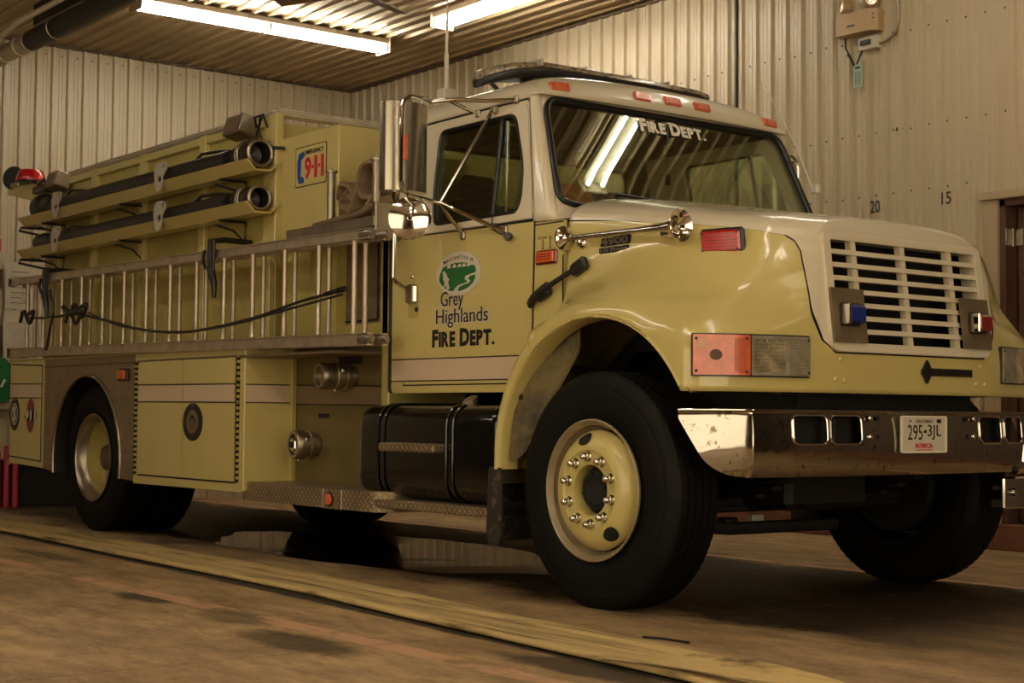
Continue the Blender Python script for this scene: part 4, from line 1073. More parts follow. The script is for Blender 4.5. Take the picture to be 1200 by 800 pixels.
    # A pillar and front corner, lofted between door edge and windscreen edge
    def pil(u, v, sgn=sgn):
        z = 1.775 + (2.44 - 1.775) * v
        D = Vector((-.634 - max(0, z - 1.79) * .262 + .0, -cside(z) * -1)); W = Vector((wsx(z) - .01 - .0, wsw(z) + .012)); C = Vector((wsx(z) + .000, cside(z) - .002))
        p = D * (1 - u) ** 2 + C * 2 * u * (1 - u) + W * u * u
        return (p.x, sgn * p.y, z)
    g = G(); g.grid(pil, 12, 16)
    if sgn < 0: pass
    else: g.F = [tuple(reversed(f)) for f in g.F]
    o = g.out('windscreen_pillar', M['cream'], TR, smooth=60); sm = o.modifiers.new('s', 'SOLIDIFY'); sm.thickness = .012; sm.offset = 0
    # front door gap beside the pillar
    g = G(); g.tube([door_map(sgn, .003)(-.636, 1.79, 0), door_map(sgn, .003)(-.664, 1.93, 0), door_map(sgn, .003)(-.742, 2.2, 0), door_map(sgn, .003)(-.790, 2.385, 0)], .004, 6); g.out('door_gap', M['gap'], upper)
    # cab lower-front close under pillar (cowl top)
    g = G(); g.grid(lambda u, v, s=sgn: (-.63 + .24 * u + .0 * v, s * (.99 - .16 * v - .02 * u * (1 - v)), 1.772 + .075 * sin(v * pi / 2) * (1 - .1 * u)), 6, 8)
    if sgn > 0: g.F = [tuple(reversed(f)) for f in g.F]
    g.out('cowl_top', M['cream'], TR, smooth=60)

# drip rails
for sgn in (-1, 1):
    g = G(); g.tube([(-1.88, sgn * .889, 2.418), (-1.2, sgn * .889, 2.425), (-.90, sgn * .888, 2.430), (-.80, sgn * .882, 2.425), (-.755, sgn * .86, 2.425)], .011, 8); g.out('drip_rail', M['cream'], TR)
    g = G(); g.tube([(-1.88, sgn * .893, 2.404), (-1.2, sgn * .893, 2.410), (-.82, sgn * .890, 2.412)], .0045, 6); g.out('drip_gap', M['gap'], TR)
# roof: a crowned shell
def roof(u, v):
    a = 2 * u - 1; b = v
    x0, x1 = -1.905, -.735
    # front edge curves down to the windscreen header
    sx = 1.0
    t = b
    x = x0 + (x1 - x0) * (1 - (1 - t) ** 1.0)
    yy = a * .884
    prof = (1 - abs(a) ** 8) ** .45
    d = max(0., (x - (-.98)) / .245); fz = (1 - d ** 3.2) ** .5 if d < 1 else 0.
    dr = max(0., (-1.72 - x) / .185); fr = (1 - min(1, dr) ** 3) ** .4
    z = 2.425 + (.118 * fz * fr + .0) * prof + .040 * (1 - a * a) * (fz * .8 + .2)
    if d > 0: x = x + .02 * (1 - abs(a) ** 3) * d
    return (x, yy, z)
V = []; F = []; g = G()
NU, NV = 61, 50
def vv(j): return 1 - (1 - j / (NV - 1)) ** 1.6
g.grid(lambda u, v: roof(.5 - .5 * cos(pi * u) if True else u, 1 - (1 - v) ** 1.7), NU, NV)
rf = g.out('cab_roof', M['cream'], TR, smooth=60); sm = rf.modifiers.new('s', 'SOLIDIFY'); sm.thickness = .008; sm.offset = -1
# windscreen header between roof and glass
def bulge(y): return .005 * (1 - (y / .9) ** 2)
def crown(y, z): return .022 * (1 - (y / .9) ** 2) * max(0, (z - 2.0) / .41)
def wmap(u, v, w):          # u: -1..1 across, v: height 1.85..2.45
    y = u * wsw(v); return (wsx(v) + bulge(y) + w, y, v + crown(y, v))
ZB, ZT = 1.86, 2.405
screen = rpoly([(-1, ZB + .02), (-.9, ZB), (.9, ZB), (1, ZB + .02), (1, ZT), (-1, ZT)], [.06, .1, .1, .06, .09, .09], 7)
# rounding in u is metric-distorted but small
cu = [k / 12 for k in range(-13, 14)]
g = G(); g.panel([(-1.035, 1.80), (1.035, 1.80), (1.03, 2.452), (-1.03, 2.452)], [screen], .02, lambda u, v, w: (wmap(u, v, w)[0] - (max(0, abs(u) - 1) * .25), wmap(u, v, w)[1], wmap(u, v, w)[2]), cu, (1.9, 2.0, 2.1, 2.2, 2.3, 2.38, 2.42)); g.out('windscreen_surround', M['cream'], TR, smooth=30)
g = G(); g.tube([wmap(u, v, .004) for u, v in screen], .017, 10, closed=True); g.out('windscreen_seal', M['glass_black'], TR, smooth=60)
g = G(); g.panel(screen, [], .005, lambda u, v, w: wmap(u, v, w - .004), cu, [1.87 + .06 * k for k in range(9)]); g.out('windscreen', M['glass'], TR, smooth=60)
g = G(); caps_text(g, [(c, b) for c, b in (('F', 1), ('I', 0), ('R', 0), ('E', 0), (' ', 0), ('D', 1), ('E', 0), ('P', 0), ('T', 0), ('.', 0))], lambda u, v, w: (wmap(u / .85, v, w + .002)), -.235, .240, 2.298, .066, .84, .055)
g.out('windscreen_lettering', M['white'], TR, smooth=0)
# wipers
for (p0, p1, p2) in (((-.50, -.60, 1.93), (-.53, -.30, 1.93), (-.50, -.02, 1.90)), ((-.48, .10, 1.93), (-.50, .35, 1.93), (-.50, .62, 1.915))):
    g = G(); g.tube([p0, p1, p2], .008, 8); g.tube([(p1[0] - .01, p0[1] + .04, p1[2] - .012), (p1[0], p2[1] - .1, p1[2] - .012)], .006, 6); g.out('wiper', M['black'], TR)
# roof marker lights
for (x, y, z) in ((-.738, -.755, 2.476), (-.724, -.215, 2.494), (-.722, 0, 2.496), (-.724, .215, 2.494), (-.738, .755, 2.476)):
    R4 = Matrix.Translation((x, y, z)) @ Matrix.Rotation(radians(-20), 4, 'Y') @ Matrix.Rotation(radians(-8 if y < -.5 else (8 if y > .5 else 0)), 4, 'Z')
    o = G().box(-.012, .016, -.058, .058, -.024, .024, .006, R4).out('marker_light', M['orange'], TR)
    g = G(); g.box(.015, .018, -.045, -.038, -.004, .004, 0, R4); g.box(.015, .018, .038, .045, -.004, .004, 0, R4); g.out('screw', M['darkred'], o, smooth=0)

# cab rear wall with window, floor, inside
def crmap(u, v, w): return (-1.90 - w, u, v)
rw = rr(-.72, .72, 2.02, 2.33, .07)
g = G(); g.panel(rpoly([(-.99, .96), (.99, .96), (.99, 1.8), (.885, 2.43), (-.885, 2.43), (-.99, 1.8)], .02), [rw], .03, lambda u, v, w: (-1.87 + w, u, v)); g.out('cab_rear_wall', M['interior'], TR, smooth=0)
g = G(); g.panel([(-.98, .97), (-.98, 1.80), (.98, 1.80), (.98, .97)], [], .006, lambda u, v, w: (-1.902 + w, u, v)); g.out('cab_rear_skin', M['yellow'], TR, smooth=0)
g = G(); g.panel(rw, [], .005, lambda u, v, w: (-1.88 + w, u, v)); g.out('rear_window', M['glass'], TR, smooth=0)
g = G(); g.tube([(-1.868, u, v) for u, v in rw], .013, 8, closed=True); g.out('rear_window_seal', M['glass_black'], TR)
G().box(-1.87, -.60, -.96, .96, .97, 1.02).out('cab_floor', M['interior'], TR, smooth=0)
g = G(); g.box(-.76, -.52, -.90, .90, 1.55, 1.875, .04); g.box(-.82, -.74, .15, .70, 1.60, 1.90, .04); dash = g.out('dashboard', M['interior'], TR)
G().box(-.80, -.50, -.95, .95, 1.05, 1.6).out('firewall', M['interior'], TR, smooth=0)
for y in (-.48, .48):
    g = G(); g.box(-1.75, -1.25, y - .24, y + .24, 1.25, 1.45, .06); g.box(-1.83, -1.68, y - .24, y + .24, 1.40, 2.02, .06); g.box(-1.83, -1.74, y - .13, y + .13, 2.02, 2.18, .04); g.out('seat', M['interior'], TR)
g = G(); R4 = Matrix.Translation((-.98, .48, 1.80)) @ Matrix.Rotation(radians(-62), 4, 'Y')
g.tube([tuple(R4 @ Vector((.22 * cos(a), .22 * sin(a), 0))) for a in [i * pi / 12 for i in range(24)]], .013, 8, closed=True)
for a in (0, 2.1, 4.2): g.tube([tuple(R4 @ Vector((0, 0, -.02))), tuple(R4 @ Vector((.22 * cos(a), .22 * sin(a), 0)))], .010, 6)
g.out('steering_wheel', M['black'], TR)
g = G(); g.grid(lambda u, v: (-1.85 + 1.02 * v, (2 * u - 1) * .85, 2.415), 6, 6); g.out('headliner', M['headliner'], TR, smooth=0)
# things on the dashboard
t = thing('leaflet', (-.62, -.72, 1.88), 'faded orange-red paper leaflet leaning inside the near corner of the windscreen', 'leaflet')
G().box(-.005, .005, -.10, .10, 0, .13, .001, Matrix.Translation((-.63, -.70, 1.884)) @ Matrix.Rotation(radians(-35), 4, 'Y')).out('cover', M['papernote'], t, smooth=0)
t = thing('dash_paper', (-.58, -.60, 1.876), 'second orange paper lying flat on the dashboard below the leaflet', 'paper')
G().box(-.66, -.53, -.70, -.47, 1.8765, 1.8815, .001).out('sheet', M['papernote'], t, smooth=0)
g = G(); g.box(-.68, -.56, .06, .34, 1.876, 1.93, .015); g.tube([(-.62, .10, 1.93), (-.64, .2, 1.96), (-.62, .3, 1.93)], .008, 6)
tag(g.out('radio_set', M['black']), 'black radio set lying on the dashboard left of the steering wheel', 'radio')
g = G(); g.box(-.70, -.62, -.22, -.15, 1.876, 1.935, .01); g.box(-.70, -.62, -.33, -.27, 1.876, 1.92, .01)
g.out('dash_switch_box', M['headliner'], TR)
g = G(); g.tube([(-.70, -.05, 2.36), (-.70, -.05, 2.26)], .004, 6); g.box(-.72, -.69, -.09, -.01, 2.22, 2.26, .01); g.tube([(-.70, -.05, 2.22), (-.70, -.045, 2.10)], .002, 6); g.box(-.704, -.698, -.065, -.03, 2.05, 2.11, .001)
g.out('hanging_tag', M['black'], TR)

# ---------------- fittings on the bonnet side
def hood_y(x, z):
    best = None
    for i in range(0, 8 * NCI):
        for j in range(0, 8 * NRI, 1):
            p = HG[i][j]; d = (p[0] - x) ** 2 + (p[2] - z) ** 2
            if best is None or d < best[0]: best = (d, p[1])
    return best[1]
# air horn
hy = .985
hn = G()
hn.lathe([(0, .052), (.012, .060), (.02, .058), (.035, .030), (.05, .022), (.07, .018)], (-.400, -1.005, 1.672), (1, .02, 0), 28)
hn = hn.out('air_horn', M['chrome'], TR)
g = G(); g.lathe([(0, .012), (.48, .014), (.55, .019), (.61, .021), (.64, .025), (.66, .022)], (-.345, -1.004, 1.671), (1, .035, -.008), 24); g.out('horn_tube', M['chrome'], hn)
g = G(); g.lathe([(0, .020), (.02, .024), (.04, .036), (.052, .052), (.060, .066), (.066, .072), (.068, .070), (.058, .050), (.045, .034), (.03, .022)], (.300, -.980, 1.666), (1, .035, -.008), 32, cap=False); g.lathe([(.03, .022), (.031, 0)], (.300, -.980, 1.666), (1, .035, -.008), 32, cap=False); g.out('horn_bell', M['chrome'], hn)
G().box(.235, .285, -.985, -.915, 1.625, 1.655, .008).out('horn_bracket', M['chrome'], hn)
g = G(); g.lathe([(0, .03), (.012, .03), (.03, .018), (.035, 0)], (-.30, -.955, 1.645), (0, -1, 0), 20); g.box(-.315, -.285, -1.0, -.955, 1.64, 1.67, .006); g.out('horn_bracket', M['chrome'], hn)
# red warning light
ry = hood_y(.49, 1.60)
R4 = Matrix.Translation((.505, -ry - .004, 1.596)) @ Matrix.Rotation(radians(14), 4, 'Z') @ Matrix.Scale(.9, 4) @ Matrix.Rotation(radians(8), 4, 'X')
rl = G().box(-.118, .118, -.014, .02, -.062, .062, .012, R4).out('side_warning_light', M['black'], TR)
G().box(-.106, .106, -.030, -.010, -.051, .051, .010, R4).out('red_lens', M['red'], rl, label='red lens of the side warning light')
g = G()
for k in range(6): g.box(-.095, .095, -.0315, -.029, -.042 + k * .015, -.037 + k * .015, 0, R4)
g.out('lens_ribs', M['darkred'], rl, smooth=0)
for (a, b) in ((-.095, -.04), (.095, -.04), (-.095, .04), (.095, .04)): G().box(a - .006, a + .006, -.033, -.028, b - .006, b + .006, .002, R4).out('screw', M['black'], rl)
# model badge
by = -hood_y(-.1, 1.62)
bm_ = lambda u, v, w: (u, by - .010 - w + (u + .1) * .07, v)
g = G(); g.panel(rpoly([(-.180, 1.618), (.010, 1.622), (.012, 1.662), (-.165, 1.656)], .008), [], .008, lambda u, v, w: bm_(u, v, w - .003)); bd = g.out('model_badge', M['black'], TR, smooth=0)
g = G(); g.panel(rpoly([(-.185, 1.586), (.005, 1.590), (.005, 1.616), (-.185, 1.612)], .004), [], .006, lambda u, v, w: bm_(u, v, w - .003)); g.out('badge_bar', M['black'], bd, smooth=0)
g = G(); text_into(g, '4900', bm_, -.168, .002, 1.621, 1.655, .03, .002, trap=.02); g.out('badge_number', M['steel'], bd, smooth=0)
g = G(); text_into(g, '530 Power', bm_, -.178, -.002, 1.591, 1.609, .02, .002, trap=.02); g.out('badge_lettering', M['steel'], bd, smooth=0)
# bonnet latch across the shut line
g = G(); g.tube([(-.645, -1.008, 1.375), (-.60, -1.02, 1.405), (-.52, -1.022, 1.44)], .024, 8, flat=(1, .5)); lt = g.out('bonnet_latch', M['black'], TR)
g = G(); g.tube([(-.56, -1.03, 1.42), (-.42, -1.025, 1.475), (-.33, -1.01, 1.515)], .014, 8, flat=(1, .6)); g.out('latch_strap', M['black'], lt)
R4 = Matrix.Translation((-.285, -1.005, 1.535)) @ Matrix.Rotation(radians(-24), 4, 'Y')
g = G(); g.box(-.055, .05, -.012, .03, -.032, .032, .012, R4); g.out('latch_anchor', M['black'], lt)
R4 = Matrix.Translation((-.535, -1.01, 1.43)) @ Matrix.Rotation(radians(-24), 4, 'Y'); g = G(); g.box(-.055, .05, -.016, .02, -.034, .034, .012, R4); g.out('latch_body', M['black'], lt)
# T1 mark and side marker
g = G(); dm = door_map(-1, .0014)
text_into(g, 'T1', dm, -.598, -.505, 1.637, 1.695, .018, .0015); t1 = g.out('unit_number', M['blacktext'], TR, smooth=0)
g = G(); text_into(g, 'T1', door_map(-1, .003), -.594, -.509, 1.641, 1.691, -.012, .001); g.out('unit_number_fill', M['yellow'], t1, smooth=0)
sm_ = G().box(-.612, -.452, -1.004, -.985, 1.562, 1.630, .008).out('side_marker_light', M['darkred'], TR)
G().box(-.600, -.464, -1.012, -1.002, 1.570, 1.622, .010).out('marker_lens', M['amber'], sm_, label='amber lens of the side marker')
g = G()
for k in range(3): g.box(-.585, -.48, -1.0135, -1.011, 1.584 + k * .012, 1.588 + k * .012)
g.out('lens_ribs', M['darkred'], sm_, smooth=0)

# ---------------- door fittings and crest
door_n = [o for o in TR.children if o.name.startswith('cab_door')][0]
dm = door_map(-1, .0068)
g = G(); g.panel(rr(-1.70, -1.60, 1.355, 1.535, .03), [], .004, dm); hr = g.out('door_handle_recess', M['yellow_dull'], door_n, smooth=30)
g = G(); g.box(-1.695, -1.607, -1.020, -.995, 1.43, 1.535, .012); hd = g.out('door_handle', M['chrome'], door_n)
g = G(); g.box(-1.69, -1.622, -1.024, -1.018, 1.436, 1.528, .004); g.out('handle_pull', M['steel'], hd)
g = G(); g.lathe([(0, .014), (.006, .012), (.007, 0)], (-1.615, -1.0, 1.40), (0, -1, 0), 14); g.out('key_lock', M['black'], hd)
g = G(); g.lathe([(0, .010), (.006, .008), (.007, 0)], (-1.66, -.998, 1.575), (0, -1, 0), 12); g.out('door_lock', M['chrome'], door_n)
# crest
cx, cz = -1.243, 1.566
g = G(); g.panel(ell(cx, cz, .196, .112, 48), [], .0012, door_map(-1, .0080)); cr_ = g.out('municipal_crest', M['plate'], door_n, smooth=0)
gx0, gx1, gz0, gz1 = -1.412, -1.092, 1.475, 1.622
def cu_(u, v): return (gx0 + (gx1 - gx0) * u, gz0 + (gz1 - gz0) * v)
hill = [cu_(*p) for p in ((.0, .45), (.02, .62), (.10, .88), (.24, .93), (.45, 1.0), (.70, .98), (.86, .86), (.97, .84), (1.0, .70), (1.0, .60), (.86, .56), (.72, .50), (.70, .40), (.78, .30), (.70, .26), (.55, .22), (.44, .12), (.40, .02), (.30, .03), (.16, .16), (.05, .30))]
g = G(); g.panel(hill, [], .0008, door_map(-1, .0092)); g.out('crest_hill', M['green'], cr_, smooth=0)
g = G(); g.panel([cu_(*p) for p in ((.98, .52), (.985, .40), (.93, .25), (.80, .10), (.66, .02), (.55, .0), (.52, .02), (.56, .14), (.68, .20), (.82, .25), (.86, .32), (.80, .40), (.84, .48))], [], .0008, door_map(-1, .0092)); g.out('crest_field', M['green'], cr_, smooth=0)
g = G(); g.panel([cu_(*p) for p in ((.10, .72), (.13, .76), (.20, .66), (.24, .52), (.30, .42), (.25, .38), (.30, .12), (.24, .08), (.20, .24), (.13, .12), (.16, .34), (.12, .44), (.11, .58))], [], .0008, door_map(-1, .0098)); g.out('crest_gull', M['plate'], cr_, smooth=0)
g = G()
for a in (.27, .42, .56, .68, .80): g.panel([cu_(a - .05, .83), cu_(a + .05, .83), cu_(a + .045, .93), cu_(a + .0, .96), cu_(a - .03, .90)], [], .0008, door_map(-1, .0098))
g.out('crest_rocks', M['plate'], cr_, smooth=0)
# arched line of small letters
g = G(); s_ = 'Municipality of'; n = len(s_)
for i, ch in enumerate(s_):
    if ch == ' ': continue
    a = radians(142 - 104 * (i + .5) / n); X0 = cx + .165 * cos(a); Z0 = cz + .072 * sin(a) + .004
    V_, F_ = textdata(ch, .0); w_ = (max(v[0] for v in V_) - min(v[0] for v in V_)) * .030; h_ = (max(v[1] for v in V_) - min(0, min(v[1] for v in V_))) * .030; lo = min(0, min(v[1] for v in V_)) * .030
    text_into(g, ch, door_map(-1, .0094), X0 - w_ / 2, X0 + w_ / 2, Z0 + lo - .0, Z0 + lo + h_, .0, .0006)
g.out('crest_small_lettering', M['blacktext'], cr_, smooth=0)
for (s_, a, b, z0, z1) in (('Grey', -1.395, -1.195, 1.378, 1.478), ('Highlands', -1.435, -.985, 1.290, 1.388)):
    g = G(); text_into(g, s_, door_map(-1, .0080), a - .008, b + .008, z0 - .008, z1 + .006, .045, .0008); o = g.out('crest_lettering_edge', M['plate'], cr_, smooth=0)
    g = G(); text_into(g, s_, door_map(-1, .0092), a, b, z0, z1, .004, .001); g.out('crest_lettering', M['blacktext'], cr_, smooth=0)
g = G(); caps_text(g, [('F', 1), ('I', 0), ('R', 0), ('E', 0), (' ', 0), ('D', 1), ('E', 0), ('P', 0), ('T', 0), ('.', 0)], door_map(-1, .0075), -1.470, -.925, 1.193, .088, .86, .05)
g.out('door_lettering', M['blacktext'], door_n, smooth=0)

# ---------------- mirrors
def mirror(sgn):
    y = lambda a: sgn * a
    g = G(); z0, z1 = 1.945, 2.385
    prof = [(-.245 + .245 * .5, 0)]
    # curved chrome back facing forwards, flat glass facing aft
    outl = [(-1.235 + .095 * sin(pi * k / 16) ** .8, 1.357 + .131 * cos(pi * k / 16)) for k in range(17)]
    g.panel(list(reversed(outl)), [], z1 - z0, lambda u, v, w: (u, sgn * v, z1 + w)); mh = g.out('mirror', M['mirrorshell'], TR, smooth=40)
    if sgn > 0: pass
    G().box(-1.239, -1.235, *sorted((y(1.24), y(1.45))), z0 + .01, z1 - .01, .002).out('mirror_glass', M['bulb'], mh, smooth=0)
    G().box(-1.165, -1.120, *sorted((y(1.395), y(1.422))), 2.09, 2.215, .004).out('mirror_marker', M['orange'], mh, smooth=0, label='orange marker on the mirror edge')
    g = G()
    C = [(-1.16, y(1.27), 2.415), (-1.13, y(1.38), 2.410), (-1.13, y(1.42), 2.385), (-1.13, y(1.43), 2.34), (-1.13, y(1.43), 1.99), (-1.13, y(1.415), 1.945), (-1.14, y(1.38), 1.920), (-1.17, y(1.27), 1.917)]
    g.tube(C, .0105, 10); g.tube([C[0], (-1.18, y(1.22), 2.41), (-1.12, y(1.12), 2.425), (-1.02, y(.99), 2.42), (-.90, y(.895), 2.420)], .0105, 10); g.tube([(-1.14, y(1.15), 2.425), (-1.19, y(1.02), 2.41), (-1.22, y(.90), 2.395)], .010, 8)
    g.tube([C[-1], (-1.19, y(1.20), 1.912), (-1.16, y(1.16), 1.905), (-1.08, y(1.12), 1.86), (-.90, y(1.02), 1.765), (-.85, y(.995), 1.757)], .0105, 10)
    g.tube([(-1.17, y(1.17), 1.905), (-1.19, y(1.08), 1.83), (-1.20, y(1.0), 1.76)], .010, 8)
    g.tube([(-1.17, y(1.17), 1.905), (-1.06, y(.93), 2.38)], .0105, 10)
    g.out('mirror_arm', M['chrome'], mh)
    g = G()
    for (px_, py_, pz_) in ((-.90, .895, 2.42), (-1.22, .893, 2.395), (-.85, .995, 1.755), (-1.20, .998, 1.755), (-1.06, .915, 2.39)): g.box(px_ - .018, px_ + .018, y(py_) - .014, y(py_) + .014, pz_ - .02, pz_ + .02, .006)
    g.out('arm_foot', M['steel'], mh)
    # round convex mirror
    c = Vector((-1.19, y(1.335), 1.815)); d = Vector((-.86, 0, .0)) * -1; d = Vector((.82, sgn * .52, .0)).normalized()
    g = G(); g.lathe([(-.012, .100), (-.008, .108), (.0, .106), (.006, .092), (.013, .06), (.017, .02), (.018, 0)], c, d, 36); cm = g.out('round_mirror', M['chrome'], TR)
    g = G(); g.lathe([(.015, .014), (.05, .012)], c, d, 12); g.tube([c + d * .05, c + Vector((.04, 0, .06)), (-1.19, y(1.36), 1.917)], .009, 8); g.out('mirror_stem', M['chrome'], cm)
    # long chrome grab rail below
    g = G(); g.tube([(-1.20, y(1.40), 1.915), (-1.21, y(1.395), 1.86), (-1.215, y(1.39), 1.53), (-1.28, y(1.30), 1.505), (-1.55, y(1.05), 1.510), (-1.70, y(1.0), 1.505)], .011, 10) if False else g.tube([(-1.62, y(1.14), 1.89), (-1.625, y(1.14), 1.56), (-1.63, y(1.12), 1.54), (-1.72, y(1.01), 1.52)], .012, 10)
    g.out('mirror_stay', M['chrome'], mh)
mirror(-1); mirror(1)
# black knob and lead on the near door top
g = G(); g.tube([(-.94, -1.01, 1.83), (-.935, -1.02, 1.765), (-.86, -1.03, 1.735), (-.82, -1.03, 1.725)], .004, 6); g.lathe([(-.02, .014), (0, .022), (.02, .018)], (-.80, -1.02, 1.715), (.6, -.8, 0), 14)
g.out('lamp_lead', M['black'], TR)

# ---------------- roof light bar and aerials
lb = G()
secs = [(-1.37, -.79, .020, -.040), (-1.35, -.765, .036, -.026), (-1.28, -.68, .050, -.004), (-1.20, -.56, .052, 0), (-1.18, 0, .052, 0), (-1.19, .53, .050, 0), (-1.22, .66, .044, 0), (-1.24, .70, .025, 0)]
def bar(secs, zc, wx, g, top, bot):
    V = []; F = []; n = 16
    for (x, y, k, dzz) in secs:
        f = k / .052
        for a in range(n):
            t = 2 * pi * a / n; cxx = wx * f * (abs(cos(t)) ** .6) * (1 if cos(t) > 0 else -1); s = sin(t); cz_ = (top if s > 0 else bot) * (abs(s) ** .7) * (1 if s > 0 else -1)
            V.append((x + cxx, y, zc + dzz + cz_))
    for i in range(len(secs) - 1):
        for a in range(n): F.append((i * n + a, (i + 1) * n + a, (i + 1) * n + (a + 1) % n, i * n + (a + 1) % n))
    F.append(tuple(range(n))); F.append(tuple((len(secs) - 1) * n + a for a in range(n - 1, -1, -1)))
    return g.add(V, F)
lbm = pm('dusty_clear_light_bar_lens', (.30, .23, .14), .3, .1, coat=.6, var=.5, vscale=14, dirt=(.08, .06, .04), dirtscale=30, dl=.5, dh=.6)
lbo = bar(secs, 2.662, .135, G(), .038, .006).out('light_bar', lbm, TR, smooth=50)
bar(secs, 2.655, .132, G(), .004, .044).out('light_bar_base', M['black'], lbo, smooth=50)
for y in (-.56, .0, .56):
    g = G(); g.box(-1.28, -1.14, y - .03, y + .03, 2.55, 2.64, .012); g.out('bar_foot', M['black'], lbo)
for y in (-.60, -.3, .02, .3): G().box(-1.32, -1.06, y - .006, y + .006, 2.662, 2.7025, .004).out('lens_band', M['steel'], lbo)
g = G(); g.tube([(-1.30, -.70, 2.55), (-1.32, -.78, 2.62)], .012, 8); g.out('bar_strut', M['black'], lbo)
at_ = G().box(-1.915, -1.805, -.70, -.60, 2.555, 2.60, .006).out('antenna_base', M['cream'], TR)
g = G(); g.box(-1.90, -1.82, -.69, -.61, 2.60, 2.66, .006); g.out('antenna_block', M['whitepaint'], at_)
g = G(); g.tube([(-1.86, -.65, 2.65), (-1.86, -.65, 2.86)], .013, 10); g.tube([(-1.86, -.65, 2.86), (-1.855, -.65, 3.12)], .008, 8); g.tube([(-1.855, -.65, 3.12), (-1.85, -.65, 3.75)], .003, 6); g.out('antenna_rod', M['whitepaint'], at_)
g = G(); g.tube([(-.58, .93, 2.12), (-.72, .95, 2.38), (-.98, .95, 2.80)], [.006, .005, .003], 8); g.box(-.60, -.54, .93, .97, 2.08, 2.14, .01); g.out('far_antenna', M['whitepaint'], TR)

# ================================================================== wheels
def tyre_verts(cx, yo, sgn, w, R=.525):
    """profile from the outer bead over the tread to the inner bead; yo: outer face, sgn: outward side"""
    prof = [(.030, .298), (.016, .305), (.012, .32), (.010, .335), (.006, .345), (.002, .37), (.0, .41), (.001, .445), (.004, .452), (.003, .458), (.008, .478), (.016, .498), (.024, .510), (.030, .5165), (.036, .521)]
    n = 240; g = G(); pr = [(a, r, 0) for a, r in prof]
    # tread ribs and grooves
    tw = w - .072; a = .036
    ribs = [.040, .006, .034, .006, .036, .006, .034, .006, .040]; sc = tw / sum(ribs); x = a
    for k, rb in enumerate(ribs):
        ww = rb * sc
        if k % 2 == 0:
            cr_ = R - .003 * abs((x + ww / 2 - w / 2) / (w / 2)) ** 2
            pr += [(x + .0006, cr_, 1 + (k in (0, 8))), (x + ww * .5, cr_, 0 if k not in (0, 8) else 0), (x + ww - .0006, cr_, 1)]
        else: pr += [(x + .0006, R - .014, 0), (x + ww - .0006, R - .014, 0)]
        x += ww
    pr += [(w - a_, r, 0) for a_, r in reversed(prof)]
    V = []; F = []
    for (a_, r, fl) in pr:
        for k in range(n):
            t = 2 * pi * k / n; rr_ = r; aa = a_
            if fl == 1:
                aa += .0014 * (1 if (k // 2) % 2 else -1)
                if k % 3 == 0: rr_ -= .005
            if fl == 2 and k % 3 == 0: rr_ -= .008
            px, pz = cx + rr_ * cos(t), .52 + rr_ * sin(t)
            bul = max(0., -pz + .008)
            V.append((px, yo - sgn * (aa) if True else 0, max(pz, 0.0015)))
    m = len(pr)
    for i in range(m - 1):
        for k in range(n): F.append((i * n + k, (i + 1) * n + k, (i + 1) * n + (k + 1) % n, i * n + (k + 1) % n))
    if sgn > 0: F = [tuple(reversed(f)) for f in F]
    return V, F
def tyre(cx, yo, sgn, w, parent, name='tyre'):
    V, F = tyre_verts(cx, yo, sgn, w); o = link(name, V, F, M['rubber'], parent, smooth=32)
    return o
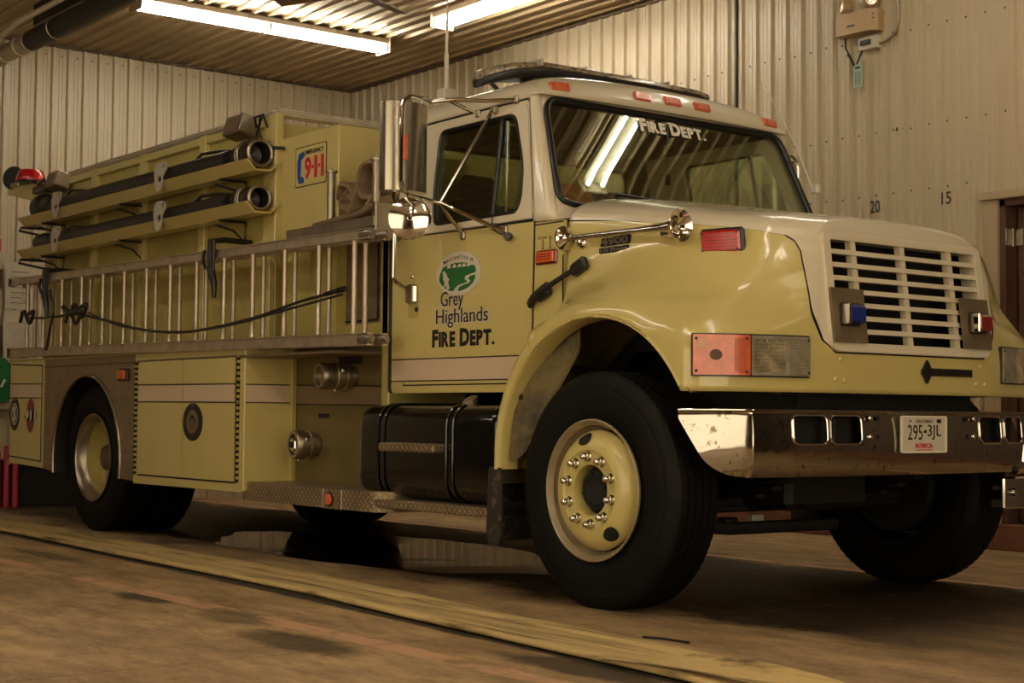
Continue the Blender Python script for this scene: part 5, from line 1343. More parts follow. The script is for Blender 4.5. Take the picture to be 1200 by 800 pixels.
def front_wheel(cx, yo, sgn):
    ax = (0, sgn, 0); O = (cx, yo, .52)
    # disc: a from outer face (positive outward)
    g = G(); g.lathe([(-.055, .262), (-.042, .266), (-.034, .262), (-.020, .252), (.000, .236), (.012, .215), (.018, .190), (.020, .178), (.012, .172), (.010, .166), (.010, .122), (.008, .112), (-.012, .108), (-.05, .108)], O, ax, 72, cap=False)
    wh = g.out('front_wheel', M['yellow'], TR, smooth=50)
    g = G(); g.lathe([(.004, .302), (.008, .306), (.006, .312), (-.002, .313), (-.012, .306), (-.018, .292), (-.050, .284), (-.060, .272), (-.075, .262), (-.14, .258), (-.2, .262)][::1], O, ax, 72, cap=False)
    g.lathe([(.004, .302), (-.004, .296), (-.018, .286)], O, ax, 72, cap=False); g.out('wheel_rim', M['rimgrey'], wh, smooth=50)
    g = G(); g.lathe([(-.06, .110), (-.05, .109), (-.045, .088), (-.018, .084), (-.012, .060), (-.016, .058), (-.02, .050), (-.02, 0)], O, ax, 40, cap=False)
    for k in range(8):
        a = 2 * pi * k / 8 + .2; g.lathe([(-.018, .010), (-.010, .009), (-.010, 0)], (cx + .070 * cos(a), yo + sgn * .001, .52 + .070 * sin(a)), ax, 6)
    g.out('hub', M['gap'], wh)
    # two oval hand holes: black patches on the disc paint their shaded openings
    for (adeg, rad) in ((100, .226), (-54, .226)):
        a = radians(adeg); c = Vector((cx + rad * cos(a), yo, .52 + rad * sin(a))); tn = Vector((-sin(a), 0, cos(a))); rd = Vector((cos(a), 0, sin(a)))
        V = []; F = []; nn = 28; ks = (1.0, .93, .8, .6, .35, .12)
        prf = [(.16, .010), (.166, .010), (.172, .012), (.178, .020), (.190, .018), (.215, .012), (.236, .0), (.252, -.020), (.262, -.034), (.3, -.04)]
        for ki, k1 in enumerate(ks):
            for q in range(nn):
                t = 2 * pi * q / nn; du, dv = .042 * k1 * cos(t), .027 * k1 * sin(t)
                rr_ = sqrt((rad + dv) ** 2 + du ** 2); h = prf[-1][1]
                for (r0, h0), (r1, h1) in zip(prf, prf[1:]):
                    if rr_ <= r1: f = (rr_ - r0) / (r1 - r0); h = h0 + (h1 - h0) * f; break
                p = c + tn * du + rd * dv; V.append((p.x, yo + sgn * (h + .0035), p.z))
        for ki in range(len(ks) - 1): F += [(ki * nn + q, ki * nn + (q + 1) % nn, (ki + 1) * nn + (q + 1) % nn, (ki + 1) * nn + q) for q in range(nn)]
        F.append(tuple((len(ks) - 1) * nn + q for q in range(nn)))
        link('hand_hole_patch', V, F, M['gap'], wh, smooth=0)
    first = None
    for k in range(10):
        a = radians(94 + 36 * k); c = (cx + .1485 * cos(a), yo + sgn * .010, .52 + .1485 * sin(a))
        if first is None:
            g = G(); g.lathe([(0, .024), (.005, .0235), (.006, .019)], c, ax, 24); g.lathe([(.005, .020), (.022, .020), (.024, .016)], c, ax, 6); g.lathe([(.022, .0155), (.038, .0145), (.043, .010), (.045, 0)], c, ax, 16)
            first = g.out('lug_nut', M['chrome'], wh, smooth=40); off = WO[first] - Vector(c)
        else: inst(first, Vector(c) + off, wh)
    tyre(cx, yo - sgn * .004 if True else yo, sgn, .285, wh)
    return wh
front_wheel(0, -1.160, -1); front_wheel(0, 1.160, 1)
for s_ in (-1, 1):
    g = G(); g.lathe([(0, .10), (0, .25), (.05, .262), (.20, .262), (.21, .10)], (0, s_ * .86, .52), (0, s_, 0), 32); g.out('brake_drum', M['chassis'], TR)
def rear_wheels(cx, sgn):
    yo = sgn * 1.187; ax = (0, sgn, 0); O = (cx, yo, .52)
    g = G(); g.lathe([(-.070, .266), (-.10, .262), (-.17, .255), (-.195, .235), (-.200, .200), (-.198, .12), (-.195, .108), (-.20, .0)], O, ax, 64, cap=False)
    wh = g.out('rear_wheel', M['yellow_dull'], TR, smooth=50)
    g = G(); g.lathe([(-.002, .300), (.006, .305), (.004, .312), (-.004, .313), (-.010, .300), (-.016, .290), (-.05, .285), (-.068, .272), (-.075, .263)], O, ax, 64, cap=False); g.lathe([(-.002, .300), (-.016, .286)], O, ax, 64, cap=False); g.out('wheel_rim', M['steel'], wh, smooth=50)
    g = G(); g.lathe([(-.195, .105), (-.14, .100), (-.10, .088), (-.09, .082), (-.085, .06), (-.08, .0)], O, ax, 32, cap=False)
    for k in range(8):
        a = 2 * pi * k / 8; g.lathe([(-.004, .010), (.006, .009), (.006, 0)], (cx + .070 * cos(a), yo - sgn * .088, .52 + .070 * sin(a)), ax, 6)
    g.out('hub', M['hubrust'], wh)
    first = None
    for k in range(10):
        a = radians(94 + 36 * k); c = (cx + .1485 * cos(a), yo - sgn * .198, .52 + .1485 * sin(a))
        if first is None:
            g = G(); g.lathe([(0, .019), (.006, .0155), (.024, .0155), (.03, .008), (.031, 0)], c, ax, 6); first = g.out('lug_nut', M['steel'], wh, smooth=0); off = WO[first] - Vector(c)
        else: inst(first, Vector(c) + off, wh)
    t1_ = tyre(cx, yo, sgn, .28, wh)
    inst(t1_, WO[t1_] - Vector((0, sgn * .315, 0)), wh)
WBX = -5.414
rear_wheels(WBX, -1); rear_wheels(WBX, 1)

# ---------------- chassis
g = G()
for s in (-1, 1): g.box(-7.0, .70, s * .43 - .04, s * .43 + .04, .62, .86, .01)
g.out('frame_rail', M['chassis'], TR, smooth=0)
for (n_, x0, x1, y0, y1, z0, z1) in (('front_axle', -.06, .06, -.95, .95, .40, .50), ('rear_axle', WBX - .09, WBX + .09, -.85, .85, .43, .61), ('crossmember', -.8, -.7, -.45, .45, .60, .78), ('engine_sump', -.75, .35, -.28, .28, .42, 1.2), ('gearbox', -2.3, -.9, -.25, .25, .48, .95), ('steering_box', .15, .45, .38, .62, .55, .85)):
    G().box(x0, x1, y0, y1, z0, z1, .03).out(n_, M['chassis'], TR)
g = G(); g.lathe([(-.22, .05), (-.12, .2), (.1, .22), (.2, .12), (.3, .06)], (WBX, 0, .52), (1, 0, 0), 24); g.out('differential', M['chassis'], TR)
g = G(); g.lathe([(0, .055), (2.9, .055)], (WBX + .25, 0, .56), (1, 0, .04), 16); g.out('drive_shaft', M['chassis'], TR)
for s in (-1, 1):
    sp = None
    for k in range(4):
        g = G(); L_ = .62 - .1 * k; g.tube([(-L_, s * .43, .56 + .0 - .028 * k + .05 * (L_ / .6) ** 2), (-.3 * L_ * 1.5, s * .43, .56 - .028 * k + .012), (0, s * .43, .545 - .028 * k), (.3 * L_ * 1.5, s * .43, .56 - .028 * k + .012), (L_, s * .43, .56 - .028 * k + .05 * (L_ / .6) ** 2)], .014, 6, flat=(.9, 2.6)); g.out('leaf_spring', M['chassis'], TR)
g = G(); g.tube([(.05, -.9, .42), (.05, .9, .42)], .02, 10); g.out('tie_rod', M['chassis'], TR)
g = G(); g.box(.02, .10, -.42, -.34, .30, .38, .01); g.tube([(0, -.8, .36), (.1, -.4, .33), (.12, .3, .33)], .03, 8); g.out('lower_pan', M['chassis'], TR)
g = G(); g.box(.0, .06, -.27, .0, .445, .475, .006); g.box(.02, .04, -.05, .02, .44, .50, .006); g.out('alloy_bracket', M['alu'], TR, label='light metal bracket below the bumper')
g = G(); g.box(.01, .05, -.20, -.12, .335, .385, .004, Matrix.Identity(4)); g.out('light_tag', M['whitepaint'], TR)
g = G(); g.box(.35, .75, -.62, .62, .60, .66, .01); g.box(.72, .80, -.5, .5, .66, .86, .01); g.out('bumper_mount', M['chassis'], TR, smooth=0)
g = G(); g.box(-.4, .70, -.60, .60, .86, .98, .01); g.out('engine_tray', M['gap'], TR, smooth=0)

# ---------------- fuel tank
def tank_sec(k): pass
sec = rpoly([(-1.155, .415), (-.62, .415), (-.62, .895), (-1.155, .895)], [.12, .06, .06, .12], 8)
g = G(); N_ = len(sec)
rings = [(-1.955, .80), (-1.945, .93), (-1.92, .98), (-1.88, 1.0), (-.76, 1.0), (-.72, .98), (-.70, .92)]
V = []; F = []
cyy, czz = -.89, .655
for (x, k) in rings:
    for (y, z) in sec: V.append((x, cyy + (y - cyy) * k, czz + (z - czz) * k))
for i in range(len(rings) - 1):
    for q in range(N_): F.append((i * N_ + q, i * N_ + (q + 1) % N_, (i + 1) * N_ + (q + 1) % N_, (i + 1) * N_ + q))
F.append(tuple(range(N_ - 1, -1, -1))); F.append(tuple((len(rings) - 1) * N_ + q for q in range(N_)))
tk = link('fuel_tank', V, F, M['blackpaint'], TR, smooth=50)
for x in (-1.70, -1.08):
    g = G()
    for d in (-.028, .028):
        g.tube([(x + d, cyy + (y - cyy) * 1.02, czz + (z - czz) * 1.02) for (y, z) in sec], .006, 6, closed=True)
    g.panel([(0, 0)] * 0 or [(x - .026, 0), (x + .026, 0), (x + .026, .001), (x - .026, .001)], [], 0, lambda u, v, w: (u, -1.16, .5 + v)); g.out('tank_strap', M['blackpaint'], tk)
g = G(); g.box(-1.62, -1.12, -1.23, -1.10, .655, .70, .008); g.out('tank_step', M['diamond'], tk, smooth=0)
g = G(); g.box(-1.80, -.70, -1.20, -.7, .36, .405, .006); g.out('tank_cradle', M['diamond'], TR, smooth=0)
g = G(); g.lathe([(0, .03), (.03, .03), (.032, .042), (.055, .044), (.065, .03), (.068, 0)], (-1.06, -1.02, .872), (-.1, -.5, .85), 20); g.out('tank_cap', M['steel'], tk, label='dull metal filler cap')

# ================================================================== rear body
ZT_ = 1.23; ZB_ = .40; YB = 1.24
BX0, BX1 = -6.95, -3.09
def smap(off=0., s=-1): return lambda u, v, w: (u, s * (YB + off + w), v)
for s in (-1, 1):
    fl = (lambda g: mirrorG(g, -s))
    a0 = [(WBX + .60 * cos(radians(a)), .50 + .605 * sin(radians(a))) for a in range(-10, 191, 5)]
    g = G()
    # diamond plate section with the wheel arch
    g.panel([(-4.60, .385), (-4.60, ZT_), (-6.215, ZT_), (-6.215, .42)] + list(reversed(a0)), [], .012, smap(0, s)); fl(g).out('arch_plate', M['diamond'], TR, smooth=0)
    g = G(); g.tube([smap(.004, s)(x, z, 0) for x, z in a0], .013, 8); g.out('arch_edging', M['steel'], TR)
    g = G(); g.grid(lambda u, v: (WBX + (.60 + .0 * u) * cos(radians(190 - 200 * v)), s * (1.235 - .40 * u), .50 + .61 * sin(radians(190 - 200 * v))), 5, 40); g.out('arch_liner', M['chassis'], TR, smooth=60)
    # rear cabinet
    g = G(); g.panel([(BX0, .445), (-6.215, .42), (-6.215, ZT_ + .005), (BX0, ZT_ + .03)], [], .03, smap(0, s)); rc = fl(g).out('rear_cabinet', M['yellow'], TR, smooth=0)
    G().panel([(-.0, 0), (.001, 0), (.001, .001)], [], 0, lambda u, v, w: (BX0, -1, .5))
    g = G(); g.panel([(-6.91, .50), (-6.275, .475), (-6.275, 1.185), (-6.91, 1.205)], [], .016, smap(.010, s)); rd_ = fl(g).out('cabinet_door', M['yellow'], rc, smooth=0)
    g = G(); g.panel([(-6.915, .49), (-6.262, .465), (-6.262, 1.195), (-6.915, 1.215)], [], .003, smap(.002, s)); fl(g).out('door_gap', M['gap'], rc, smooth=0)
    # double cabinet
    g = G(); g.panel([(-4.60, .372), (BX1, .378), (BX1, ZT_), (-4.60, ZT_)], [], .03, smap(0, s)); dc = fl(g).out('side_cabinet', M['yellow'], TR, smooth=0)
    g = G(); g.panel([(-4.535, .425), (-3.15, .425), (-3.15, 1.190), (-4.535, 1.190)], [], .003, smap(.002, s)); fl(g).out('door_gap', M['gap'], dc, smooth=0)
    for (u0, u1) in ((-4.520, -3.868), (-3.850, -3.165)):
        g = G(); g.panel([(u0, .437), (u1, .437), (u1, 1.178), (u0, 1.178)], [], .016, smap(.010, s)); d_ = fl(g).out('cabinet_door', M['yellow'], dc, smooth=0)
        g = G(); g.panel([(u0, .916), (u1, .912), (u1, 1.016), (u0, 1.022)], [], .001, smap(.0113, s)); fl(g).out('cream_stripe', M['stripe'], dc, smooth=0)
    g = G(); g.panel([(-3.867, .44), (-3.851, .44), (-3.851, 1.18), (-3.867, 1.18)], [], .01, smap(.006, s)); fl(g).out('door_seam', M['yellow_dull'], dc, smooth=0)
    g = G(); g.panel([(-6.905, .950), (-6.28, .945), (-6.28, 1.048), (-6.905, 1.055)], [], .001, smap(.0113, s)); fl(g).out('cream_stripe', M['stripe'], rc, smooth=0)
    for (u0, u1, z0, z1) in ((-4.58, -3.10, .914, .908), (-4.58, -3.10, 1.026, 1.018), (-6.94, -6.23, .950, .944), (-6.94, -6.23, 1.058, 1.050)):
        g = G(); g.panel([(u0, z0 - .004), (u1, z1 - .004), (u1, z1 + .004), (u0, z0 + .004)], [], .001, smap(.0122, s)); fl(g).out('pinstripe', M['black_line'], dc if u0 > -5 else rc, smooth=0)
    # piano hinges with dashes
    for xh in (-4.565, -3.128):
        hg = G(); hg.lathe([(0, .007), (.76, .007)], (xh, s * (YB + .008), .43), (0, 0, 1), 8); h0 = hg.out('piano_hinge', M['yellow_dull'], dc, smooth=0)
        g = G()
        for k in range(22): g.box(xh - .009, xh + .009, s * (YB + .008) - .009, s * (YB + .008) + .009, .435 + k * .0345, .435 + k * .0345 + .017)
        g.out('hinge_knuckles', M['gap'], h0, smooth=0)['kind'] = 'stuff'
    # front end of the side cabinet
    y0, y1 = sorted((s * .90, s * YB))
    G().box(BX1, BX1 + .03, y0, y1, .385, ZT_, .004).out('cabinet_end', M['yellow'], TR)
    g = G(); g.box(BX1 + .030, BX1 + .0315, y0 + .006, y1 - .004, .908, 1.014); g.out('cream_stripe', M['stripe'], dc, smooth=0)
    for zz in (.904, 1.012): G().box(BX1 + .030, BX1 + .032, y0 + .006, y1 - .002, zz, zz + .007).out('pinstripe', M['black_line'], dc, smooth=0)
    # cabinet tops, bottoms, rear closing
    y0, y1 = sorted((s * .80, s * (YB + .004)))
    G().box(BX0, BX1 + .03, y0, y1, ZT_, ZT_ + .012).out('cabinet_top', M['yellow_dull'], TR, smooth=0)
    g = G(); g.panel([(BX0, 0), (BX1 + .03, 0), (BX1 + .03, .024), (BX0, .024)], [], .02, lambda u, v, w: (u, s * (YB + .010 + w), ZT_ + .006 - .006 + v + (u - BX1) * -.018)); fl(g).out('top_trim', M['diamond_trim'], TR, smooth=0)
    G().box(BX0, BX0 + .02, *sorted((s * .6, s * YB)), .43, ZT_).out('cabinet_back', M['yellow_dull'], TR, smooth=0)
    g = G(); g.box(BX0, -6.12, *sorted((s * .6, s * 1.2)), .44, .46); g.box(-4.62, BX1, *sorted((s * .6, s * 1.2)), .385, .40); g.out('cabinet_floor', M['chassis'], TR, smooth=0)
    g = G(); g.box(-6.14, -6.12, *sorted((s * .6, s * 1.2)), .45, 1.2); g.box(-4.68, -4.66, *sorted((s * .6, s * 1.2)), .4, 1.2); g.out('cabinet_inner_wall', M['chassis'], TR, smooth=0)
# decals and badges on the near side
nb = smap(.0115)
g = G(); g.panel(ell(-3.710, .786, .135, .118, 40), [], .003, smap(.0140)); ds = g.out('round_badge', M['black'], TR, smooth=0)
g = G(); g.panel(ell(-3.710, .786, .080, .075, 30), [ell(-3.71, .786, .045, .042, 20)], .002, smap(.0160)); g.out('badge_ring', M['steel'], ds, smooth=0)
g = G(); g.panel(ell(-3.710, .775, .038, .034, 20), [], .002, smap(.0165)); g.box(-3.72, -3.70, -YB - .017, -YB - .015, .885, .897); g.out('badge_centre', M['alu_dark'], ds, smooth=0)
g = G(); g.panel(ell(-6.797, .822, .105, .128, 36), [], .002, smap(.0130)); d1 = g.out('round_decal', M['blacktext'], TR, smooth=0)
g = G(); g.panel(ell(-6.797, .822, .066, .085, 30), [ell(-6.797, .822, .056, .073, 30)], .001, smap(.014)); text_into(g, 'S', smap(.0142), -6.83, -6.765, .762, .882, .05); g.panel(ell(-6.797, .935, .008, .008, 8), [], .001, smap(.014)); g.out('decal_letter', M['plate'], d1, smooth=0)
g = G(); g.panel(ell(-6.463, .812, .085, .130, 36), [], .002, smap(.0130)); g.panel(rr(-6.585, -6.34, .775, .850, .03), [], .002, smap(.0130)); d2 = g.out('round_decal', pm('maroon_decal', (.22, .045, .03), .5), TR, smooth=0)
g = G(); text_into(g, '911', smap(.0142), -6.575, -6.352, .775, .852, .05); g.out('decal_number', M['plate'], d2, smooth=0)
# amber side marker on the arch plate
mk_ = G().box(-4.86, -4.69, -YB - .02, -YB, 1.055, 1.140, .014).out('side_marker_light', M['black'], TR)
G().box(-4.84, -4.71, -YB - .030, -YB - .018, 1.066, 1.128, .012).out('marker_lens', M['amber'], mk_, label='amber lens of the body marker')
G().box(-4.782, -4.768, -YB - .032, -YB - .028, 1.07, 1.125, .001).out('lens_bar', M['darkred'], mk_, smooth=0)

# pump panel (recessed, behind the cab)
PX0, PX1, PY = -3.06, -2.05, -.90
g = G(); g.panel([(PX0, .38), (PX1, .38), (PX1, 1.235), (PX0, 1.235)], [], .02, lambda u, v, w: (u, PY - w, v)); pp = g.out('pump_panel', M['pump'], TR, smooth=0)
g = G(); g.panel([(PX0, .902), (PX1, .896), (PX1, .998), (PX0, 1.014)], [], .001, lambda u, v, w: (u, PY - .0015 - w, v)); g.out('cream_stripe', M['pumpstripe'], pp, smooth=0)
for (z0, z1) in ((.900, .894), (1.016, 1.000)): G().panel([(PX0, z0 - .004), (PX1, z1 - .004), (PX1, z1 + .004), (PX0, z0 + .004)], [], .001, lambda u, v, w: (u, PY - .003 - w, v)).out('pinstripe', M['black_line'], pp, smooth=0)
g = G(); g.box(-3.065, -3.035, PY - .035, PY, .42, 1.24, .004); g.out('corner_post', M['yellow_dull'], TR, smooth=0)
g = G(); g.box(PX1 - .01, PX1 + .065, PY - .03, PY + .5, .86, 2.30, .008); fp = g.out('front_post', M['yellow'], TR, smooth=0)
# outlets
def outlet(x, z, r, L, name, parent):
    g = G(); g.lathe([(0, r * .75), (.03, r * .75), (.04, r * .95), (.06, r * .98), (.065, r * .88), (.085, r * .88), (.09, r), (.12, r), (.125, r * .9), (.135, r * .95), (L - .03, r * 1.0), (L - .01, r * .98), (L, r * .9), (L, r * .72), (L - .025, r * .70), (L - .025, 0)], (x, PY, z), (-.10, -1, 0), 36, cap=False)
    o = g.out(name, M['steel'], parent)
    for k in range(3):
        a = 2 * pi * k / 3 + .4; c = Vector((x - .01, PY - .105, z)) + Vector((cos(a), 0, sin(a))) * r
        G().box(c.x - .012, c.x + .012, c.y - .012, c.y + .012, c.z - .012, c.z + .012, .005).out('lug', M['steel'], o)
    return o
o1 = outlet(-2.40, 1.058, .078, .215, 'discharge_outlet', pp)
o2 = outlet(-2.80, .662, .088, .150, 'intake_cap', pp)
g = G(); g.lathe([(0, .042), (.006, .040), (.008, .03), (.008, 0)], (-2.815, PY - .148, .662), (-.1, -1, 0), 6); g.out('cap_nut', M['chrome'], o2, smooth=0)
g = G(); g.box(-2.834, -2.798, PY - .162, PY - .155, .643, .681, .002); g.out('cap_recess', M['gap'], o2, smooth=0)
g = G(); g.tube([(-3.03, PY - .03, .72), (-2.96, PY - .06, .70), (-2.88, PY - .10, .68)], .003, 6); g.tube([(-3.03, PY - .03, .71), (-2.95, PY - .05, .66), (-2.88, PY - .10, .66)], .003, 6); g.out('cap_chain', M['steel'], o2)
g = G(); g.box(-2.77, -2.66, PY - .006, PY, .82, .845, .002); g.out('label_plate', M['gap'], pp, smooth=0)
g = G(); g.box(-2.55, -2.30, PY - .005, PY, 1.130, 1.175, .002); g.out('outlet_shadow_plate', M['chassis'], pp, smooth=0)
# upper dark panel
g = G(); g.panel(rr(-3.00, -2.075, 1.355, 1.835, .015), [], .02, lambda u, v, w: (u, -.935 - w, v)); up = g.out('upper_panel', M['alu_dark'], TR, smooth=0)
g = G(); g.tube([(u, -.936, v) for u, v in rr(-2.985, -2.09, 1.37, 1.82, .015)], .006, 6, closed=True); g.out('panel_edge', M['gap'], up)
g = G(); g.lathe([(0, .012), (.01, .010), (.012, 0)], (-2.2, -.936, 1.42), (0, -1, 0), 12); g.out('panel_lock', M['steel'], up)

# step below the pump panel
g = G(); g.panel(rpoly([(-3.12, -1.215), (-1.70, -1.215), (-1.62, -1.14), (-1.62, -.62), (-3.12, -.62)], [.01, .05, .05, .01, .01], 5), [], .105, lambda u, v, w: (u, v, .438 + w)); st = g.out('side_step', M['diamond'], TR, smooth=30)
g = G(); g.panel(rpoly([(-3.115, -1.21), (-1.705, -1.21), (-1.625, -1.137), (-1.625, -.625), (-3.115, -.625)], [.01, .05, .05, .01, .01], 5), [], .002, lambda u, v, w: (u, v, .4405 + w)); g.out('step_tread', M['diamond_top'], st, smooth=0)
g = G(); g.lathe([(0, .040), (.008, .040), (.010, .030)], (-2.115, -1.213, .382), (0, -1, 0), 24); sl_ = g.out('step_light', M['black'], st)
g = G(); g.lathe([(0, .032), (.012, .029), (.016, .015), (.017, 0)], (-2.115, -1.219, .382), (0, -1, 0), 20); g.out('step_light_lens', M['orange'], st, label='small round orange lamp in the step edge')
g = G(); g.tube([(-2.185, -1.218, .436), (-2.185, -1.218, .334), (-1.99, -1.218, .334), (-1.99, -1.218, .436)], .004, 6); g.out('step_light_frame', M['steel'], st)

# upper body: tank side wall, ribs, top
YW = -1.0
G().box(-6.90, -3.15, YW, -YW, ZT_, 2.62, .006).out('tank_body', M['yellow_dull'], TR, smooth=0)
for x in (-6.60, -5.869, -5.015, -4.081, -3.20):
    for s in (-1, 1):
        g = G(); g.box(x - .045, x + .045, *sorted((s * 1.0, s * 1.035)), ZT_, 2.655, .004); o = g.out('body_rib', M['yellow'], TR, smooth=0)
# top edge trim of diamond plate
for s in (-1, 1):
    g = G(); g.tube([(-6.66, s * 1.01, 2.672), (-3.15, s * 1.01, 2.672)], .026, 10); g.out('top_trim', M['diamond_trim'], TR)
    g = G(); g.box(-6.9, -3.13, *sorted((s * .98, s * 1.03)), 2.60, 2.65, .004); g.out('top_edge', M['yellow'], TR, smooth=0)
g = G(); g.tube([(-3.13, -1.01, 2.672), (-3.13, 1.01, 2.672)], .030, 10); g.out('top_trim', M['diamond_trim'], TR)
# 9-1-1 cabinet ahead of the tank
bx = G().box(-3.16, -2.425, -1.0, 1.0, 1.86, 2.505, .006).out('equipment_box', M['yellow'], TR, smooth=0)
g = G(); g.box(-3.18, -3.08, -1.045, -.99, 1.86, 2.66, .006); g.out('box_post', M['yellow'], TR, smooth=0)
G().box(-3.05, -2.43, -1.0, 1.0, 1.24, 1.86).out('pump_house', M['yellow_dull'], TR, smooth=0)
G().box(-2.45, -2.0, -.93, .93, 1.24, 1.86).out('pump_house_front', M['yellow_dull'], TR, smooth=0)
G().box(-3.0, -2.0, -.88, .88, .50, 1.24).out('pump_house_lower', M['chassis'], TR, smooth=0)
em = lambda u, v, w: (u, -1.0015 - w, v)
g = G(); g.panel(rr(-2.915, -2.555, 2.185, 2.425, .014), [], .002, em); d9 = g.out('emergency_decal', M['blacktext'], TR, smooth=0)
g = G(); g.panel(rr(-2.908, -2.562, 2.191, 2.419, .012), [], .001, lambda u, v, w: em(u, v, w + .0012)); g.out('decal_field', M['yellow'], d9, smooth=0)
g = G(); text_into(g, 'EMERGENCY', em, -2.800, -2.590, 2.372, 2.398, .02, .003, slant=.15); g.out('decal_small_lettering', M['blacktext'], d9, smooth=0)
g = G()
for (s_, a, b) in (('9', -2.800, -2.730), ('1', -2.690, -2.658), ('1', -2.615, -2.583)): text_into(g, s_, em, a, b, 2.225, 2.355, .035, .0035)
g.box(-2.722, -2.700, -1.005, -1.001, 2.283, 2.303); g.box(-2.646, -2.625, -1.005, -1.001, 2.283, 2.303); g.out('decal_numbers', M['redtext'], d9, smooth=0)
g = G(); g.panel([(-2.868, 2.385), (-2.815, 2.395), (-2.805, 2.365), (-2.845, 2.345), (-2.848, 2.25), (-2.812, 2.236), (-2.812, 2.208), (-2.868, 2.206), (-2.888, 2.25), (-2.890, 2.34)], [], .003, lambda u, v, w: em(u, v, w + .003)); g.out('decal_handset', M['bluetext'], d9, smooth=0)
g = G(); g.lathe([(0, .008), (.03, .008)], (-2.72, -1.03, 1.905), (0, 0, 1), 8); g.out('tray_bolt', M['steel'], TR)

# ---------------- suction hose trays, hoses and clamps
def tray(z0, name_label):
    prof = [(-1.255, .048), (-1.248, .055), (-1.192, .000), (-1.088, .002), (-1.028, .056), (-1.022, .052)]
    prof_in = [(-1.245, .042), (-1.190, -.010), (-1.086, -.008), (-1.022, .046)]
    pl = [(-1.258, .055), (-1.246, .061), (-1.190, .004), (-1.090, .006), (-1.030, .062), (-1.018, .060), (-1.020, .050), (-1.030, .050), (-1.087, -.004), (-1.194, -.006), (-1.252, .050)]
    g = G(); g.panel(pl, [], 3.78, lambda u, v, w: (-3.055 + w, u, z0 + v)); return g.out('hose_tray', M['yellow'], TR, smooth=0)
for z0 in (2.300, 2.046):
    tr_ = tray(z0, '')
    for xb in (-6.45, -5.0, -3.5):
        g = G(); g.tube([(xb, -1.20, z0 - .012), (xb, -1.02, z0 - .012), (xb, -1.02, z0 - .14), (xb, -1.10, z0 - .07), (xb - .1, -1.18, z0 - .03)], .009, 6); g.out('tray_bracket', M['chassis'], tr_)
    g = G(); g.tube([(-6.835, -1.02, z0 - .01), (-6.835, -1.22, z0 - .012), (-6.82, -1.24, z0 - .04), (-6.7, -1.10, z0 - .08), (-6.65, -1.0, z0 - .09)], .010, 6); g.out('tray_bracket', M['chassis'], tr_)
    cl0 = None
    for xc in (-6.02, -4.235):
        z = z0 + .055
        out_ = rpoly([(-.075, .05), (-.06, -.03), (-.03, -.09), (.03, -.09), (.055, -.03), (.05, .00), (.11, .045), (.11, .085), (.05, .10), (-.03, .10)], .015, 4)
        g = G(); g.panel(out_, [ell(.012, -.012, .030, .024, 12), ell(.072, .068, .018, .014, 10)], .008, lambda u, v, w, xc=xc, z=z: (xc + u, -1.268 - w - max(0, v) * .0, z + v + .02)); g.out('tray_clamp', M['clampgrey'], tr_, smooth=0)
t = None
for i, (z, r) in enumerate(((2.408, .082), (2.138, .074))):
    t = thing('suction_hose', (-4.9, -1.14, z - r), ['black suction hose lying in the upper yellow tray on the truck side', 'black suction hose lying in the lower yellow tray on the truck side'][i], 'hose', 'suction hoses in the side trays')
    y = -1.14
    g = G(); g.lathe([(0, .070), (3.05, .070)], (-6.50, y, z - .006), (1, 0, .0), 24); h_ = g.out('hose_body', M['hosing'], t)
    g = G(); g.lathe([(.0, r), (.03, r + .006), (.10, r + .004), (.12, r - .006), (.18, r - .004), (.2, .070), (.25, .072)], (-3.10, y, z), (-1, 0, 0), 32, cap=False)
    g.lathe([(.0, r), (.0, r - .016), (.10, r - .018), (.12, 0)], (-3.10, y, z), (-1, 0, 0), 32, cap=False); g.out('coupling', M['black'], t)
    g = G(); g.lathe([(-.006, r - .012), (-.010, r - .002), (-.004, r + .006), (.006, r + .006), (.008, r - .012)], (-3.10, y, z), (-1, 0, 0), 36, cap=False); g.out('coupling_ring', M['steel'], t)
    g = G()
    for dx in (.135, .165): g.tube([(-3.10 - dx, y + (r + .002) * cos(a), z + (r + .002) * sin(a)) for a in [k * pi / 12 for k in range(24)]], .006, 6, closed=True)
    g.out('hose_clamp', M['steel'], t)
    g = G(); rb = r + .025 if i == 0 else r + .0
    g.lathe([(0, rb - .03), (.02, rb), (.10, rb), (.12, rb - .02), (.20, rb - .025), (.3, .072)], (-6.62, y, z + .012), (1, 0, 0), 28); g.out('coupling', M['black'], t)
    g = G(); g.tube([(-6.1, y, z + .07), (-6.0, y - .01, z + .09), (-5.85, y, z + .075), (-5.78, y, z + .066)], .010, 6); g.tube([(-3.95, y, z + .06), (-3.85, y - .01, z + .088), (-3.65, y, z + .08), (-3.5, y, z + .06)], .012, 6); g.out('hose_strap', M['black'], t)

